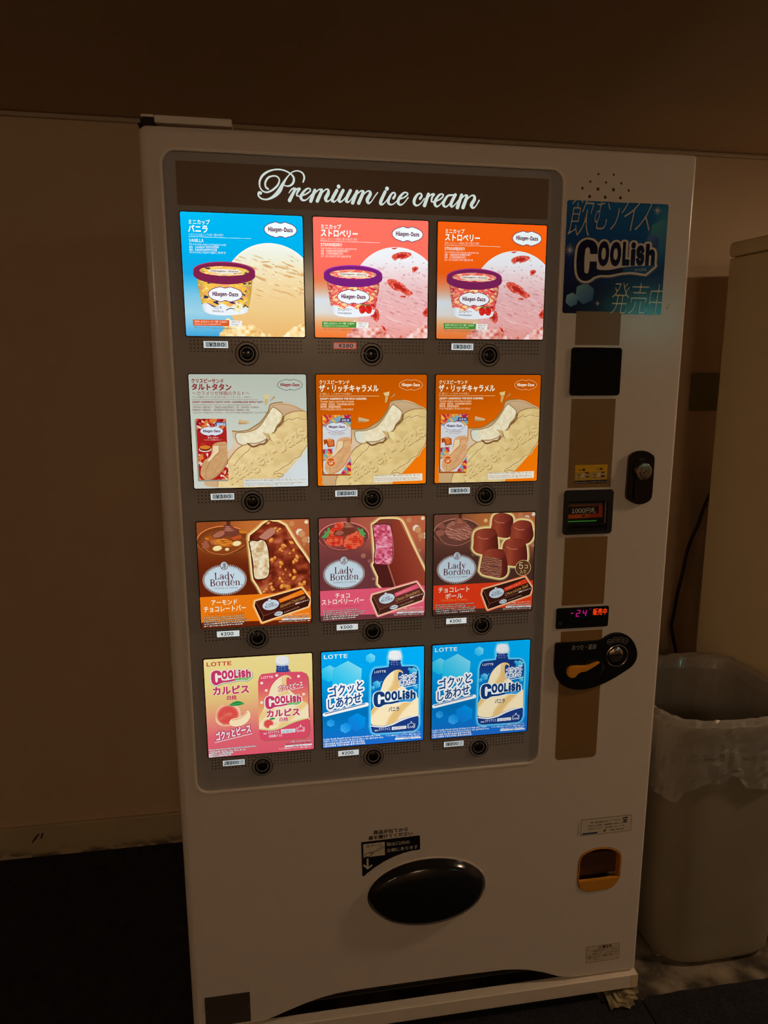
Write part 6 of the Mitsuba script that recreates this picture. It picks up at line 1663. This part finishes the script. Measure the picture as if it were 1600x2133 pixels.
# ------------------------------------------------------------------ things on the wall and the floor
cord = spline([(1.66, .716, 1.16), (1.60, .712, 1.075), (1.5734, .708, 1.0262), (1.5550, .706, .9661), (1.5352, .705, .9184), (1.5222, .705, .8703), (1.5138, .705, .8086), (1.5021, .705, .7431), (1.4934, .705, .6601), (1.4892, .705, .6266), (1.5005, .705, .5750), (1.5188, .703, .5052), (1.525, .698, .40), (1.515, .695, .20), (1.49, .69, .06), (1.44, .66, .002), (1.34, .60, -.001), (1.20, .58, -.001), (1.10, .62, -.001), (1.04, .67, -.001)], 8)
put('cable', tube(cord, .0055, 10), 'm_black_soft', True, 'power_cord')
tag('power_cord', 'black power cord hanging down the wall between machine and cabinet', 'power cord')
wp = put('cover', tm(rbox(1.5060, 1.6280, WY - .006, WY + .001, 1.3325, 1.4496, .002)), 'm_plate', 30, 'wall_plate')
put('screw', lathe([(0, .0016), (.003, .0012), (.0036, 0)], 1.6135, 1.391, WY - .006, 12), 'm_chrome', 30, 'wall_plate')
tag('wall_plate', 'dark olive square cover plate on the wall beside the cabinet', 'wall plate')

# crumpled cardboard wedged under the right front corner of the machine
rg = np.random.default_rng(8)
sheets = []
for k in range(3):
    n = 14
    x0, x1, y0, y1 = .930 + .014 * k, .985 + .010 * k, -.038 + .010 * k, .085
    gx, gy = np.meshgrid(np.linspace(0, 1, n), np.linspace(0, 1, n))
    X, Y = x0 + (x1 - x0) * gx + .010 * (fbm(np.stack([gx * 3, gy * 3, gx * 0 + k], -1), 3, 3) - .5), y0 + (y1 - y0) * gy + .012 * (fbm(np.stack([gx * 4, gy * 2, gx * 0 + 7 + k], -1), 3, 9) - .5)
    Zt = .003 + .0045 * k + .010 * fbm(np.stack([gx * 5, gy * 4, gx * 0 + 3 * k], -1), 3, 21 + k)
    v = np.vstack([np.c_[X.ravel(), Y.ravel(), Zt.ravel()], np.c_[X.ravel(), Y.ravel(), (Zt - .0022).ravel()]])
    i, j = np.meshgrid(np.arange(n - 1), np.arange(n - 1), indexing='ij')
    a = (i * n + j).ravel()
    f = [np.c_[a, a + 1, a + n + 1], np.c_[a, a + n + 1, a + n], np.c_[a + n * n, a + n + 1 + n * n, a + 1 + n * n], np.c_[a + n * n, a + n + n * n, a + n + 1 + n * n]]
    e = np.concatenate([np.arange(n), np.arange(1, n) * n + n - 1, (n - 1) * n + np.arange(n - 2, -1, -1), np.arange(n - 2, 0, -1) * n])
    e2 = np.roll(e, -1)
    f += [np.c_[e, e + n * n, e2 + n * n], np.c_[e, e2 + n * n, e2]]
    sheets.append(trimesh.Trimesh(v, np.vstack(f), process=False))
for s_ in sheets:
    put('layer', s_, 'm_cardboard', 40, 'cardboard_wedge')
tag('cardboard_wedge', 'crumpled dirty cardboard wedge under the right front corner of the machine', 'cardboard')
